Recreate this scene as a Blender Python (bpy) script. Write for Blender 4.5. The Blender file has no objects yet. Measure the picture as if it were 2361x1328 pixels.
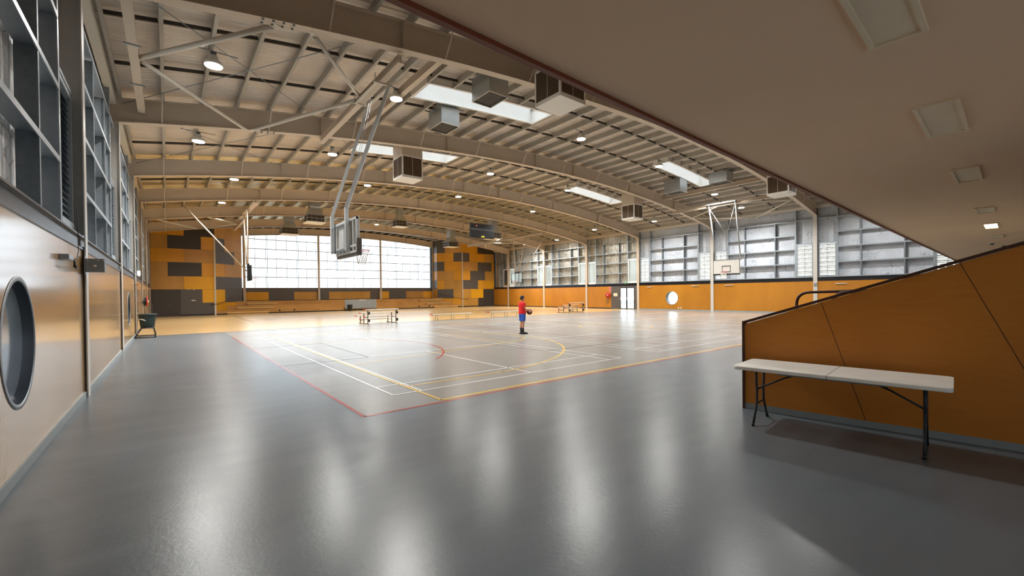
import bpy, math, random
from mathutils import Vector, Matrix
random.seed(7)
sc = bpy.context.scene
COL = sc.collection

# ------------------------------------------------------------------ camera, world, exposure
cam_d = bpy.data.cameras.new('camera'); cam = bpy.data.objects.new('camera', cam_d); COL.objects.link(cam)
cam_d.sensor_fit = 'HORIZONTAL'; cam_d.sensor_width = 36.0; cam_d.lens = 988.4/2361*36
cam_d.shift_y = 22.84/2361; cam_d.clip_start = 0.05; cam_d.clip_end = 400
yaw, pitch, roll = 6.77143348e-01, -9.26269650e-03, -1.10843067e-02
_f = Vector((math.sin(yaw), math.cos(yaw), 0)); _r = Vector((math.cos(yaw), -math.sin(yaw), 0)); _u = Vector((0, 0, 1))
_f2 = _f*math.cos(pitch)+_u*math.sin(pitch); _u2 = _u*math.cos(pitch)-_f*math.sin(pitch)
_r3 = _r*math.cos(roll)+_u2*math.sin(roll); _u3 = _u2*math.cos(roll)-_r*math.sin(roll)
_m = Matrix((_r3, _u3, -_f2)).transposed().to_4x4(); _m.translation = Vector((0, 0, 1.7))
cam.matrix_world = _m
sc.camera = cam
sc.view_settings.view_transform = 'Standard'; sc.view_settings.look = 'None'
sc.view_settings.gamma = 1.0; sc.view_settings.use_curve_mapping = False
sc.view_settings.exposure = 0.68
SKY = 3.3          # overcast daylight
LAMP = 60.0        # high-bay lamp lens
LAMPW = 145.0      # light given off by each high-bay lamp
w = bpy.data.worlds.new('sky'); sc.world = w; w.use_nodes = True
bg = w.node_tree.nodes['Background']; bg.inputs[0].default_value = (0.86, 0.93, 1.0, 1); bg.inputs[1].default_value = SKY
sc.cycles.max_bounces = 9; sc.cycles.diffuse_bounces = 5; sc.cycles.glossy_bounces = 4; sc.cycles.transparent_max_bounces = 12
sc.cycles.sample_clamp_indirect = 6.0

def portal(name, loc, sx, sy, rot):
    l = bpy.data.lights.new(name, 'AREA'); l.shape = 'RECTANGLE'; l.size = sx; l.size_y = sy
    l.cycles.is_portal = True
    o = bpy.data.objects.new(name, l); COL.objects.link(o); o.location = loc; o.rotation_euler = rot
    return o

# ------------------------------------------------------------------ constants of the hall
XL, XR = -1.13, 36.85          # face of the timber wainscot, left and right
FY = [3.0, 10.5, 18.1, 25.6, 32.4, 39.4, 46.6, 53.6]   # frames
YD, YW = 50.0, 53.8            # front of the end wall, plane of the end glazing
YB = -4.5                      # back wall
XC = 17.86
def zb(x): return 8.84-1.68*((x-XC)/18.96)**2           # underside of the arched beams
def zr(x): return zb(x)+1.0                             # underside of the roof sheeting
SKYL = [(7.15, 13.1, 13.4, 14.7), (7.3, 12.9, 20.7, 22.1), (23.2, 28.9, 13.95, 15.0), (23.2, 28.7, 21.3, 22.5)]

# ------------------------------------------------------------------ materials
def hexc(h, g=1.0):
    h = h.lstrip('#'); v = [int(h[i:i+2], 16)/255 for i in (0, 2, 4)]
    return tuple([(c/12.92 if c <= 0.04045 else ((c+0.055)/1.055)**2.4)*g for c in v]+[1])
def nodes(name):
    m = bpy.data.materials.new(name); m.use_nodes = True
    nt = m.node_tree; b = nt.nodes['Principled BSDF']
    return m, nt, b
def N(nt, t, **k):
    n = nt.nodes.new(t)
    for a, v in k.items():
        if a in n.inputs: n.inputs[a].default_value = v
        else: setattr(n, a, v)
    return n
def mixcol(nt, fac, a, b):
    n = nt.nodes.new('ShaderNodeMix'); n.data_type = 'RGBA'
    for sock, v in ((0, fac), (6, a), (7, b)):
        if isinstance(v, bpy.types.NodeSocket): nt.links.new(v, n.inputs[sock])
        else: n.inputs[sock].default_value = v
    return n.outputs[2]
def coords(nt, scale=(1, 1, 1)):
    t = nt.nodes.new('ShaderNodeTexCoord'); mp = nt.nodes.new('ShaderNodeMapping'); mp.inputs['Scale'].default_value = scale
    nt.links.new(t.outputs['Object'], mp.inputs[0]); return mp.outputs[0]
def noise(nt, vec, scale, detail=3, rough=.5):
    n = N(nt, 'ShaderNodeTexNoise'); n.inputs['Scale'].default_value = scale; n.inputs['Detail'].default_value = detail
    n.inputs['Roughness'].default_value = rough; nt.links.new(vec, n.inputs['Vector']); return n.outputs['Fac']
def ramp(nt, fac, p0, p1, c0=(0, 0, 0, 1), c1=(1, 1, 1, 1)):
    r = nt.nodes.new('ShaderNodeValToRGB'); e = r.color_ramp.elements
    e[0].position = p0; e[1].position = p1; e[0].color = c0; e[1].color = c1
    nt.links.new(fac, r.inputs[0]); return r.outputs[0]
def bump(nt, b, h, strength, dist=.01):
    n = nt.nodes.new('ShaderNodeBump'); n.inputs['Strength'].default_value = strength; n.inputs['Distance'].default_value = dist
    nt.links.new(h, n.inputs['Height']); nt.links.new(n.outputs[0], b.inputs['Normal']); return n
def M_plain(name, col, rough=.5, metal=0.0, var=.12, vs=3.0, bmp=0.0, bs=60, spec=.5):
    m, nt, b = nodes(name); col = hexc(col) if isinstance(col, str) else col
    v = coords(nt); n = noise(nt, v, vs)
    dark = tuple(c*(1-var) for c in col[:3])+(1,); lite = tuple(min(1, c*(1+var)) for c in col[:3])+(1,)
    nt.links.new(mixcol(nt, n, dark, lite), b.inputs['Base Color'])
    b.inputs['Roughness'].default_value = rough; b.inputs['Metallic'].default_value = metal
    b.inputs['Specular IOR Level'].default_value = spec
    if bmp: bump(nt, b, noise(nt, v, bs), bmp, .004)
    return m
def M_ply(name, c0, c1, rough=.3, grain=(18, 18, 1.2), spec=.5, coat=0):
    m, nt, b = nodes(name); v = coords(nt, grain); n = noise(nt, v, 1.6, 6, .65); v2 = coords(nt, (.6, .6, .25)); n2 = noise(nt, v2, 1.0, 2)
    c = mixcol(nt, ramp(nt, n, .3, .75), hexc(c0), hexc(c1))
    c = mixcol(nt, ramp(nt, n2, .35, .7), c, tuple(x*.86 for x in hexc(c0)[:3])+(1,))
    nt.links.new(c, b.inputs['Base Color']); b.inputs['Roughness'].default_value = rough; b.inputs['Specular IOR Level'].default_value = spec
    b.inputs['Coat Weight'].default_value = coat; b.inputs['Coat Roughness'].default_value = .13
    bump(nt, b, noise(nt, coords(nt), 2.2), .05, .01)
    return m
ply_orange = M_ply('orange_plywood', '#b4741c', '#c2842c')
ply_end = M_ply('end_wall_plywood', '#d8971a', '#e2a52c')
ply_bright = M_ply('amber_plywood', '#e4a416', '#ecb028')
ply_brown = M_ply('grained_plywood', '#bd8a3c', '#cc9a4c')
ply_left = M_ply('varnished_sheen_plywood', '#cda36b', '#dab482', .26, coat=1)  # same ply as opposite wall, window sheen put into its paler colour
ply_stair = M_ply('stair_plywood', '#c67a28', '#d08632', .42, (2, 2, 14))
ply_tier = M_ply('tier_timber', '#b88442', '#c89752', .35, (1.2, 18, 18))
grey_panel = M_plain('charcoal_panel', '#57514c', .5, 0, .05)
dark_panel = M_plain('dark_panel', '#3d3731', .5, 0, .06)
black = M_plain('black_paint', '#17171a', .45, 0, .1)
rail_black = M_plain('dark_steel_channel', '#2c2e33', .3, .5, .1)
beam_cream = M_plain('cream_beam_paint', '#c4b5a2', .45, 0, .06, 1.0)
col_white = M_plain('pale_column_paint', '#c9c4bc', .4, 0, .05, 1.0)
galv = M_plain('galvanised_steel', '#8e959a', .42, .65, .22, 9)
galv_girt = M_plain('grey_painted_girt', '#9ea6ac', .42, .3, .12, 9)
galv_dark = M_plain('dull_galvanised_stud', '#7d8489', .5, .5, .25, 14)
galv_purlin = M_plain('purlin_steel', '#a5a096', .5, .2, .15, 5)
duct = M_plain('duct_sheet', '#b4b9ba', .32, .7, .12, 2.5)
pole_m = M_plain('pole_paint', '#d2d7da', .4, .1, .06, 2)
white = M_plain('white_enamel', '#e6e3dc', .45, 0, .03)
offwhite = M_plain('offwhite_paint', '#cfc8ba', .6, 0, .04)
soffit = M_plain('soffit_paint', '#f5d2ae', .75, 0, .05, .8, .15, 220)
fascia = M_plain('redbrown_edging', '#7d3c20', .5, 0, .15, 3)
capm = M_plain('brown_capping', '#4a2c1e', .45, 0, .12, 4)
red = M_plain('red_paint', '#b5261c', .4)
alu = M_plain('aluminium_plank', '#cfcbc0', .35, .5, .06)
alu_d = M_plain('aluminium_tube', '#8f8a7c', .35, .7, .1)
tablem = M_plain('stained_plastic', '#f6f4ec', .5, 0, .1, 5, .1, 60)
tubgreen = M_plain('dark_green_plastic', '#1e302e', .4, 0, .15)
skirt_g = M_plain('grey_vinyl_skirting', '#8e9799', .5, 0, .08)
brown_grille = M_plain('brown_grille', '#4c3a22', .6, 0, .2, 20)
dark_grille = M_plain('dark_grille', '#2c2825', .6, 0, .2, 60)
skin = M_plain('skin', '#b98468', .55, 0, .05)
shirt_m = M_plain('red_cotton', '#d01218', .8, 0, .08, 12)
short_m = M_plain('blue_shorts_cloth', '#2a55b4', .75, 0, .08, 12)
hair_m = M_plain('dark_hair', '#1c1512', .7, 0, .3, 60, .4, 200)
ball_m = M_plain('dark_ball_rubber', '#4a2418', .6, 0, .2, 30)
grass_m = M_plain('outside_paving', '#b4b6aa', .9, 0, .2, .4)
ext_m = M_plain('outside_cladding', '#b9b294', .6, 0, .1, .8)

def M_emit(name, col, s):
    m, nt, b = nodes(name); nt.nodes.remove(b); e = N(nt, 'ShaderNodeEmission'); e.inputs[0].default_value = col; e.inputs[1].default_value = s
    nt.links.new(e.outputs[0], nt.nodes['Material Output'].inputs[0]); return m
lamp_e = M_emit('lamp_lens_glow', (1, .97, .9, 1), LAMP)
troffer_e = M_emit('lit_diffuser_glow', (1, .82, .5, 1), 2.2)
exit_e = M_emit('exit_sign_glow', (.75, .95, 1, 1), 1.6)

def M_glass(name, col, tr, gl=.1, diffuse=(.85, .9, .95, 1), ior=1.25):
    """thin pane: part clear, part translucent, a little gloss"""
    m, nt, b = nodes(name); nt.nodes.remove(b)
    t = N(nt, 'ShaderNodeBsdfTransparent'); t.inputs[0].default_value = col
    d = N(nt, 'ShaderNodeBsdfTranslucent'); d.inputs[0].default_value = diffuse
    v = coords(nt); fac = ramp(nt, noise(nt, v, .5, 4), .35, .65, (tr-.06,)*3+(1,), (tr+.04,)*3+(1,))
    mx = N(nt, 'ShaderNodeMixShader'); nt.links.new(fac, mx.inputs[0]); nt.links.new(d.outputs[0], mx.inputs[1]); nt.links.new(t.outputs[0], mx.inputs[2])
    g = N(nt, 'ShaderNodeBsdfGlossy'); g.inputs['Roughness'].default_value = .08
    fr = N(nt, 'ShaderNodeFresnel'); fr.inputs[0].default_value = ior
    mx2 = N(nt, 'ShaderNodeMixShader'); nt.links.new(fr.outputs[0], mx2.inputs[0]); nt.links.new(mx.outputs[0], mx2.inputs[1]); nt.links.new(g.outputs[0], mx2.inputs[2])
    nt.links.new(mx2.outputs[0], nt.nodes['Material Output'].inputs[0]); return m
poly = M_glass('polycarbonate_sheet', (.58, .61, .63, 1), .7, .1, (.42, .46, .48, 1))
clear = M_glass('window_glass', (.9, .95, .96, 1), .95, ior=1.5)
skylens = M_glass('skylight_sheet', (.9, .95, 1, 1), .6)
louv_m = M_plain('louvre_blade', '#a7a79c', .45, 0, .1)
louv_far = M_glass('closed_louvre_glass', (.8, .84, .82, 1), .07, .1, (.2, .19, .155, 1))
bbglass = M_glass('backboard_acrylic', (.85, .93, .92, 1), .8)

def M_foil(name, c0, c1, stain, metal, rough, axis, st=.68, puff=.5, cracks=1.0, wr=2.2):
    """insulation foil blanket over wire mesh: ribs across, wrinkles, tears and brown stains of their own"""
    m, nt, b = nodes(name); v = coords(nt)
    c = mixcol(nt, ramp(nt, noise(nt, v, .9, 5), .3, .7), hexc(c0), hexc(c1))
    vs = coords(nt, (1.0, 1.0, 1.0)); s = noise(nt, vs, 1.5, 12, .72)
    c = mixcol(nt, ramp(nt, s, st, st+.05), c, hexc(stain))
    vo = N(nt, 'ShaderNodeTexVoronoi', feature='DISTANCE_TO_EDGE'); vo.inputs['Scale'].default_value = 2.2; nt.links.new(coords(nt, (1, 1, 1.6)), vo.inputs['Vector'])
    cr = ramp(nt, vo.outputs['Distance'], .003, .03, (1, 1, 1, 1), (0, 0, 0, 1)); gate = ramp(nt, noise(nt, v, 1.1, 3), .5, .56)
    mm = N(nt, 'ShaderNodeMath', operation='MULTIPLY'); nt.links.new(cr, mm.inputs[0]); nt.links.new(gate, mm.inputs[1])
    m3 = N(nt, 'ShaderNodeMath', operation='MULTIPLY'); nt.links.new(mm.outputs[0], m3.inputs[0]); m3.inputs[1].default_value = cracks; mm = m3
    c = mixcol(nt, mm.outputs[0], c, tuple(x*.45 for x in hexc(c0)[:3])+(1,))
    nt.links.new(c, b.inputs['Base Color']); b.inputs['Metallic'].default_value = metal; b.inputs['Roughness'].default_value = rough
    wv = N(nt, 'ShaderNodeTexWave', wave_type='BANDS', bands_direction=axis, wave_profile='SIN'); wv.inputs['Scale'].default_value = 1.6
    wv.inputs['Distortion'].default_value = .6; nt.links.new(v, wv.inputs['Vector'])
    n1 = noise(nt, v, 2.6, 6, .6)
    ad = N(nt, 'ShaderNodeMath', operation='MULTIPLY_ADD'); nt.links.new(n1, ad.inputs[0]); ad.inputs[1].default_value = wr; nt.links.new(wv.outputs['Fac'], ad.inputs[2])
    bump(nt, b, ad.outputs[0], puff, .03)
    return m
foil_wall = M_foil('wall_foil_lining', '#b8bec7', '#ccd2d9', '#8c7044', .0, .55, 'Y', .63, .28)
foil_shiny = M_foil('shiny_wall_foil', '#b9b4a6', '#e6e2d6', '#8a7a60', .75, .32, 'Y', .75, 1.0)
foil_left = M_foil('crumpled_wall_foil', '#dfe2e6', '#f2f3f5', '#8a6a3c', .45, .38, 'Y', .6, .8)
foil_roof = M_foil('roof_foil_lining', '#cdc0b1', '#ddd1c2', '#94683c', .1, .45, 'Y', .67, 1.0, 0, .9)
foil_roof_far = M_foil('shiny_roof_foil', '#cfc09c', '#ece4cc', '#a88a54', .85, .27, 'Y', .74, 1.0, 0)

def M_floor():
    """grey sheet vinyl; a warmer grey inside the court bounds"""
    m, nt, b = nodes('grey_vinyl'); v = coords(nt)
    sp = nt.nodes.new('ShaderNodeSeparateXYZ'); nt.links.new(v, sp.inputs[0])
    def step(sock, lim, gt):
        n = N(nt, 'ShaderNodeMath', operation='GREATER_THAN' if gt else 'LESS_THAN'); nt.links.new(sock, n.inputs[0]); n.inputs[1].default_value = lim; return n.outputs[0]
    def mul(a, c):
        n = N(nt, 'ShaderNodeMath', operation='MULTIPLY'); nt.links.new(a, n.inputs[0]); nt.links.new(c, n.inputs[1]); return n.outputs[0]
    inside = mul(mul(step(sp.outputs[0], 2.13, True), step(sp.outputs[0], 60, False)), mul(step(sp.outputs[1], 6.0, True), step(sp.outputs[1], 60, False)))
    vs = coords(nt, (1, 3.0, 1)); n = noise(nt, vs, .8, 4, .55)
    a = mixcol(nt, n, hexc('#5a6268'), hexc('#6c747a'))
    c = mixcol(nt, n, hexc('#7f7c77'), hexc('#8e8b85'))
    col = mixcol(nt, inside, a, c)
    nt.links.new(col, b.inputs['Base Color'])
    b.inputs['Roughness'].default_value = .26
    b.inputs['Specular IOR Level'].default_value = .38
    bump(nt, b, noise(nt, v, 26, 4, .6), .34, .004)
    return m
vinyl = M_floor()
def M_boards():
    m, nt, b = nodes('sprung_timber_boards'); v = coords(nt, (.35, 9, 1)); n = noise(nt, v, 1.3, 4, .6)
    nt.links.new(mixcol(nt, n, hexc('#ad8a56'), hexc('#cbaf82')), b.inputs['Base Color']); b.inputs['Roughness'].default_value = .22
    bump(nt, b, noise(nt, coords(nt), 12), .04, .004); return m
boards = M_boards()

# ------------------------------------------------------------------ mesh builder
class MB:
    def __init__(s): s.v = []; s.f = []; s.sm = []
    def add(s, vs, fs, smooth=False):
        o = len(s.v); s.v += [tuple(p) for p in vs]; s.f += [tuple(i+o for i in f) for f in fs]; s.sm += [smooth]*len(fs); return s
    def box(s, x0, x1, y0, y1, z0, z1):
        x0, x1 = sorted((x0, x1)); y0, y1 = sorted((y0, y1)); z0, z1 = sorted((z0, z1))
        e = .00017*((len(s.v)//8) % 9)      # boxes of one mesh never share a plane exactly
        if min(x1-x0, y1-y0, z1-z0) > .006: x0 += e; x1 -= e; y0 += e; y1 -= e; z0 += e; z1 -= e
        v = [(x0, y0, z0), (x1, y0, z0), (x1, y1, z0), (x0, y1, z0), (x0, y0, z1), (x1, y0, z1), (x1, y1, z1), (x0, y1, z1)]
        return s.add(v, [(3, 2, 1, 0), (4, 5, 6, 7), (0, 1, 5, 4), (1, 2, 6, 5), (2, 3, 7, 6), (3, 0, 4, 7)])
    def bbox(s, x0, x1, y0, y1, z0, z1, r=.01):
        """box with all vertical and top edges eased"""
        x0, x1 = sorted((x0, x1)); y0, y1 = sorted((y0, y1)); z0, z1 = sorted((z0, z1))
        ring = lambda d, z: [(x0+d+r*0, y0+r, z), (x0+r, y0+d, z), (x1-r, y0+d, z), (x1-d, y0+r, z), (x1-d, y1-r, z), (x1-r, y1-d, z), (x0+r, y1-d, z), (x0+d, y1-r, z)]
        rs = [ring(r*.6, z0), ring(0, z0+r), ring(0, z1-r), ring(r*.6, z1)]
        v = [p for q in rs for p in q]; f = [tuple(range(7, -1, -1)), tuple(range(24, 32))]
        for k in range(3):
            for i in range(8): f.append((k*8+i, k*8+(i+1) % 8, k*8+8+(i+1) % 8, k*8+8+i))
        return s.add(v, f)
    def bar(s, p, q, w=.05, h=.05, up=(0, 0, 1)):
        p, q = Vector(p), Vector(q); d = (q-p).normalized(); up = Vector(up)
        if abs(d.dot(up)) > .98: up = Vector((1, 0, 0))
        a = d.cross(up).normalized(); c = a.cross(d).normalized(); a *= w/2; c *= h/2
        v = [p-a-c, p+a-c, p+a+c, p-a+c, q-a-c, q+a-c, q+a+c, q-a+c]
        return s.add(v, [(3, 2, 1, 0), (4, 5, 6, 7), (0, 1, 5, 4), (1, 2, 6, 5), (2, 3, 7, 6), (3, 0, 4, 7)])
    def tube(s, path, r=.02, seg=8, cap=True, closed=False):
        P = [Vector(p) for p in path]; n = len(P); R = r if isinstance(r, (list, tuple)) else [r]*n
        T = []
        for i in range(n):
            a = P[(i-1) % n] if (closed or i > 0) else P[i]; b = P[(i+1) % n] if (closed or i < n-1) else P[i]
            T.append((b-a).normalized())
        up = Vector((0, 0, 1)) if abs(T[0].z) < .9 else Vector((1, 0, 0))
        nrm = (up-T[0]*up.dot(T[0])).normalized(); v = []
        for i in range(n):
            nrm = (nrm-T[i]*nrm.dot(T[i])).normalized(); bi = T[i].cross(nrm)
            for k in range(seg):
                a = 2*math.pi*k/seg; v.append(P[i]+(nrm*math.cos(a)+bi*math.sin(a))*R[i])
        f = []
        for i in range(n if closed else n-1):
            j = (i+1) % n
            for k in range(seg): f.append((i*seg+k, i*seg+(k+1) % seg, j*seg+(k+1) % seg, j*seg+k))
        s.add(v, f, True)
        if cap and not closed: s.f += [tuple(len(s.v)-n*seg+k for k in range(seg-1, -1, -1)), tuple(len(s.v)-seg+k for k in range(seg))]; s.sm += [False, False]
        return s
    def lathe(s, prof, c=(0, 0, 0), seg=20, ax='z', smooth=True):
        """prof = [(radius, height)...] turned about an axis through c"""
        v = []
        for r, h in prof:
            for k in range(seg):
                a = 2*math.pi*k/seg; x, y = r*math.cos(a), r*math.sin(a)
                p = {'z': (x, y, h), 'x': (h, x, y), 'y': (y, h, x)}[ax]; v.append((c[0]+p[0], c[1]+p[1], c[2]+p[2]))
        f = []
        for i in range(len(prof)-1):
            for k in range(seg): f.append((i*seg+k, i*seg+(k+1) % seg, (i+1)*seg+(k+1) % seg, (i+1)*seg+k))
        f.append(tuple(range(seg-1, -1, -1))); f.append(tuple(range((len(prof)-1)*seg, len(prof)*seg)))
        return s.add(v, f, smooth)
    def prism(s, poly, o, ux, uy, th):
        """2D polygon laid out on axes ux, uy from o and given thickness vector th"""
        o, ux, uy, th = map(Vector, (o, ux, uy, th)); n = len(poly)
        a = [o+ux*x+uy*y for x, y in poly]; v = a+[p+th for p in a]
        f = [tuple(range(n-1, -1, -1)), tuple(range(n, 2*n))]+[(i, (i+1) % n, n+(i+1) % n, n+i) for i in range(n)]
        return s.add(v, f)
    def ell(s, c, r, seg=14, rings=9):
        v = [(c[0], c[1], c[2]-r[2])]
        for i in range(1, rings):
            t = math.pi*i/rings
            for k in range(seg):
                a = 2*math.pi*k/seg; v.append((c[0]+r[0]*math.sin(t)*math.cos(a), c[1]+r[1]*math.sin(t)*math.sin(a), c[2]-r[2]*math.cos(t)))
        v.append((c[0], c[1], c[2]+r[2])); f = []
        for k in range(seg): f.append((0, 1+(k+1) % seg, 1+k)); f.append((len(v)-1, 1+(rings-2)*seg+k, 1+(rings-2)*seg+(k+1) % seg))
        for i in range(rings-2):
            for k in range(seg): f.append((1+i*seg+k, 1+i*seg+(k+1) % seg, 1+(i+1)*seg+(k+1) % seg, 1+(i+1)*seg+k))
        return s.add(v, f, True)

def part(name, mb, mat, parent=None, label=None, kind=None, loc=None):
    me = bpy.data.meshes.new(name); me.from_pydata(mb.v, [], mb.f); me.materials.append(mat)
    me.polygons.foreach_set('use_smooth', mb.sm); me.update()
    o = bpy.data.objects.new(name, me); COL.objects.link(o)
    if parent is not None: o.parent = parent
    if label: o['label'] = label
    if kind: o['kind'] = kind
    if loc: o.location = loc
    return o
def thing(name, label, cat, loc=(0, 0, 0), rotz=0, group=None):
    o = bpy.data.objects.new(name, None); COL.objects.link(o); o.location = loc; o.rotation_euler = (0, 0, rotz)
    o.empty_display_size = .1; return tag(o, label, cat, group)
def tag(o, label, cat, group=None):
    o['label'] = label; o['category'] = cat
    if group: o['group'] = group
    return o
def struct(name, loc=(0, 0, 0)):
    o = bpy.data.objects.new(name, None); COL.objects.link(o); o.location = loc; o['kind'] = 'structure'; return o
def dup(root, loc, label, rotz=None):
    r = root.copy(); COL.objects.link(r); r.location = loc; r['label'] = label
    if rotz is not None: r.rotation_euler = (0, 0, rotz)
    for ch in root.children:
        c = ch.copy(); COL.objects.link(c); c.parent = r
        for g in ch.children:
            d = g.copy(); COL.objects.link(d); d.parent = c
    return r
ORD = ['first', 'second', 'third', 'fourth', 'fifth', 'sixth', 'seventh', 'eighth']

# ================================================================== THE SETTING
# ---- floor
fl = struct('floor')
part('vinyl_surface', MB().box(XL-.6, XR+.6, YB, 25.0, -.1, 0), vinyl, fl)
part('timber_surface', MB().box(XL-.6, XR+.6, 25.04, YD+4.2, -.1, 0), boards, fl)
part('joint_strip', MB().box(XL, XR, 24.99, 25.05, -.05, .004), black, fl)
line_w = M_plain('white_line_paint', '#e4e5e2', .22, 0, .03, 3, 0, 60, .4); line_y = M_plain('yellow_line_paint', '#d9b45a', .22, 0, .03, 3, 0, 60, .4)
line_r = M_plain('red_line_paint', '#a8463c', .22, 0, .03, 3, 0, 60, .4); line_k = M_plain('black_line_paint', '#35322f', .22, 0, .03, 3, 0, 60, .4)
ZL = .0025
def seg_line(mb, x0, y0, x1, y1, wd=.05, z=ZL):
    if abs(x1-x0) > abs(y1-y0): mb.add([(x0, y0-wd/2, z), (x1, y0-wd/2, z), (x1, y1+wd/2, z), (x0, y1+wd/2, z)], [(0, 1, 2, 3)])
    else: mb.add([(x0-wd/2, y0, z), (x0+wd/2, y0, z), (x1+wd/2, y1, z), (x1-wd/2, y1, z)], [(0, 1, 2, 3)])
def arc_line(mb, cx, cy, r, a0, a1, wd=.05, z=ZL, n=48):
    v = []
    for i in range(n+1):
        a = math.radians(a0+(a1-a0)*i/n)
        for q in (r-wd/2, r+wd/2): v.append((cx+q*math.cos(a), cy+q*math.sin(a), z))
    mb.add(v, [(2*i, 2*i+1, 2*i+3, 2*i+2) for i in range(n)])
wm = MB()
for x0 in (2.97, 10.9, 18.85, 26.8):
    x1 = x0+6.25
    if x1 > 34: continue
    for x in (x0, x0+(.53 if x0 < 3 else .46), x1-.46, x1): seg_line(wm, x, 6.95, x, 20.6, .045, ZL+.0001)
    for y in (6.95, 7.75, 19.8, 20.6): seg_line(wm, x0, y, x1, y, .045)
    for y in (11.8, 15.75): seg_line(wm, x0, y, x1, y, .045)
    for y0, y1 in ((6.95, 11.8), (15.75, 20.6)): seg_line(wm, (x0+x1)/2, y0, (x0+x1)/2, y1, .045)
part('white_court_lines', wm, line_w, fl)
ym = MB(); xb, xe, y0, y1, cy = 3.43, 31.9, 6.12, 21.3, 13.65
for y in (y0, y1): seg_line(ym, xb, y, xe, y, .08, ZL+.0003)
for x in (xb, xe, (xb+xe)/2): seg_line(ym, x, y0, x, y1, .06, ZL+.0003)
for s, bx in ((1, xb), (-1, xe)):
    arc_line(ym, bx+s*1.6, cy, 6.25, -84 if s > 0 else 96, 84 if s > 0 else 264, .06, ZL+.0004)
    for e in (1, -1): seg_line(ym, bx, cy+e*6.22, bx+s*2.3, cy+e*6.22, .06, ZL+.0004)
    arc_line(ym, bx+s*5.8, cy, 1.8, -90 if s > 0 else 90, 90 if s > 0 else 270, .05, ZL+.0004)
    seg_line(ym, bx+s*5.8, cy-1.8, bx+s*5.8, cy+1.8, .05, ZL+.0004)
    for e in (1, -1):
        a = (bx, cy+e*3.0); b_ = (bx+s*5.8, cy+e*1.8)
        ym.add([(a[0], a[1]-.025, ZL+.0004), (b_[0], b_[1]-.025, ZL+.0004), (b_[0], b_[1]+.025, ZL+.0004), (a[0], a[1]+.025, ZL+.0004)], [(0, 1, 2, 3)])
arc_line(ym, (xb+xe)/2, cy, 1.8, 0, 360, .05, ZL+.0004)
part('yellow_court_lines', ym, line_y, fl)
rm = MB()
for y in (5.99, 21.7): seg_line(rm, 2.13, y, 33.6, y, .06, ZL-.0008)
for x in (2.13, 33.6, 12.6, 23.1): seg_line(rm, x, 5.97, x, 21.7, .05, ZL-.0008)
arc_line(rm, 2.13, cy, 4.9, -46, 46, .05, ZL+.0008); arc_line(rm, 33.6, cy, 4.9, 134, 226, .05, ZL+.0008)
part('red_court_lines', rm, line_r, fl)
km = MB()
for y in (11.69, 16.25): seg_line(km, 2.07, y, 4.3, y, .035, ZL+.0012)
seg_line(km, 4.3, 11.69, 4.3, 16.25, .035, ZL+.0012)
seg_line(km, 8.7, 9.3, 8.7, 18.0, .04, ZL+.0012)
seg_line(km, 8.7, 9.25, 26.0, 9.25, .03, ZL+.0012); seg_line(km, 8.7, 18.0, 26.0, 18.0, .03, ZL+.0012)
for x in (26.0, 17.4): seg_line(km, x, 9.25, x, 18.0, .03, ZL+.0012)
seg_line(km, 4.5, 33.5, 4.5, 44, .05, ZL+.0012); seg_line(km, 4.5, 44, 12, 44, .05, ZL+.0012)
part('black_court_lines', km, line_k, fl)

# ---- roof sheeting with four openings, purlins, bridging
ceil = struct('ceiling')
def roof(y0, y1, mat):
    xs = sorted(set([XL-.7+i*(XR+.7-XL+.7)/60 for i in range(61)]+[q for s in SKYL for q in s[:2]]))
    ys = sorted(set([y0, y1]+[q for s in SKYL for q in s[2:] if y0 < q < y1]))
    mb = MB(); idx = {}
    def vid(x, y):
        if (x, y) not in idx: idx[(x, y)] = len(mb.v); mb.v.append((x, y, zr(x)))
        return idx[(x, y)]
    for i in range(len(xs)-1):
        for j in range(len(ys)-1):
            mx, my = (xs[i]+xs[i+1])/2, (ys[j]+ys[j+1])/2
            if any(a < mx < b and c < my < d for a, b, c, d in SKYL): continue
            mb.f.append((vid(xs[i], ys[j]), vid(xs[i], ys[j+1]), vid(xs[i+1], ys[j+1]), vid(xs[i+1], ys[j]))); mb.sm.append(True)
    part('foil_lining', mb, mat, ceil)
roof(YB-.3, FY[3], foil_roof); roof(FY[3], YW+.3, foil_roof_far)
pxs = [XL+.06+1.0225*i for i in range(38)]; pxs = [p for p in pxs if p < XR-.02]
for i, x in enumerate(pxs):
    cuts = sorted([(c, d) for a, b, c, d in SKYL if a-.05 < x < b+.05]); y = YB; mb = MB(); z = zr(x)-.02
    for c, d in cuts+[(YW, YW)]:
        mb.box(x-.01, x+.01, y, c, z-.23, z); mb.box(x-.01, x+.07, y, c, z-.245, z-.23); mb.box(x+.06, x+.07, y, c, z-.23, z-.21)
        y = d
    part('purlin', mb, galv_purlin, ceil)
for k in range(len(FY)-1):
    for t in (.33, .67):
        y = FY[k]+(FY[k+1]-FY[k])*t; mb = MB()
        if any(c < y < d for a, b, c, d in SKYL): y = y+.7 if t < .5 else y-.7
        for i in range(len(pxs)-1):
            a, b_ = pxs[i]+.03, pxs[i+1]-.03; mb.bar((a, y, zr(a)-.16), (b_, y, zr(b_)-.16), .05, .09)
        part('bridging_bar', mb, dark_panel, ceil)
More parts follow.
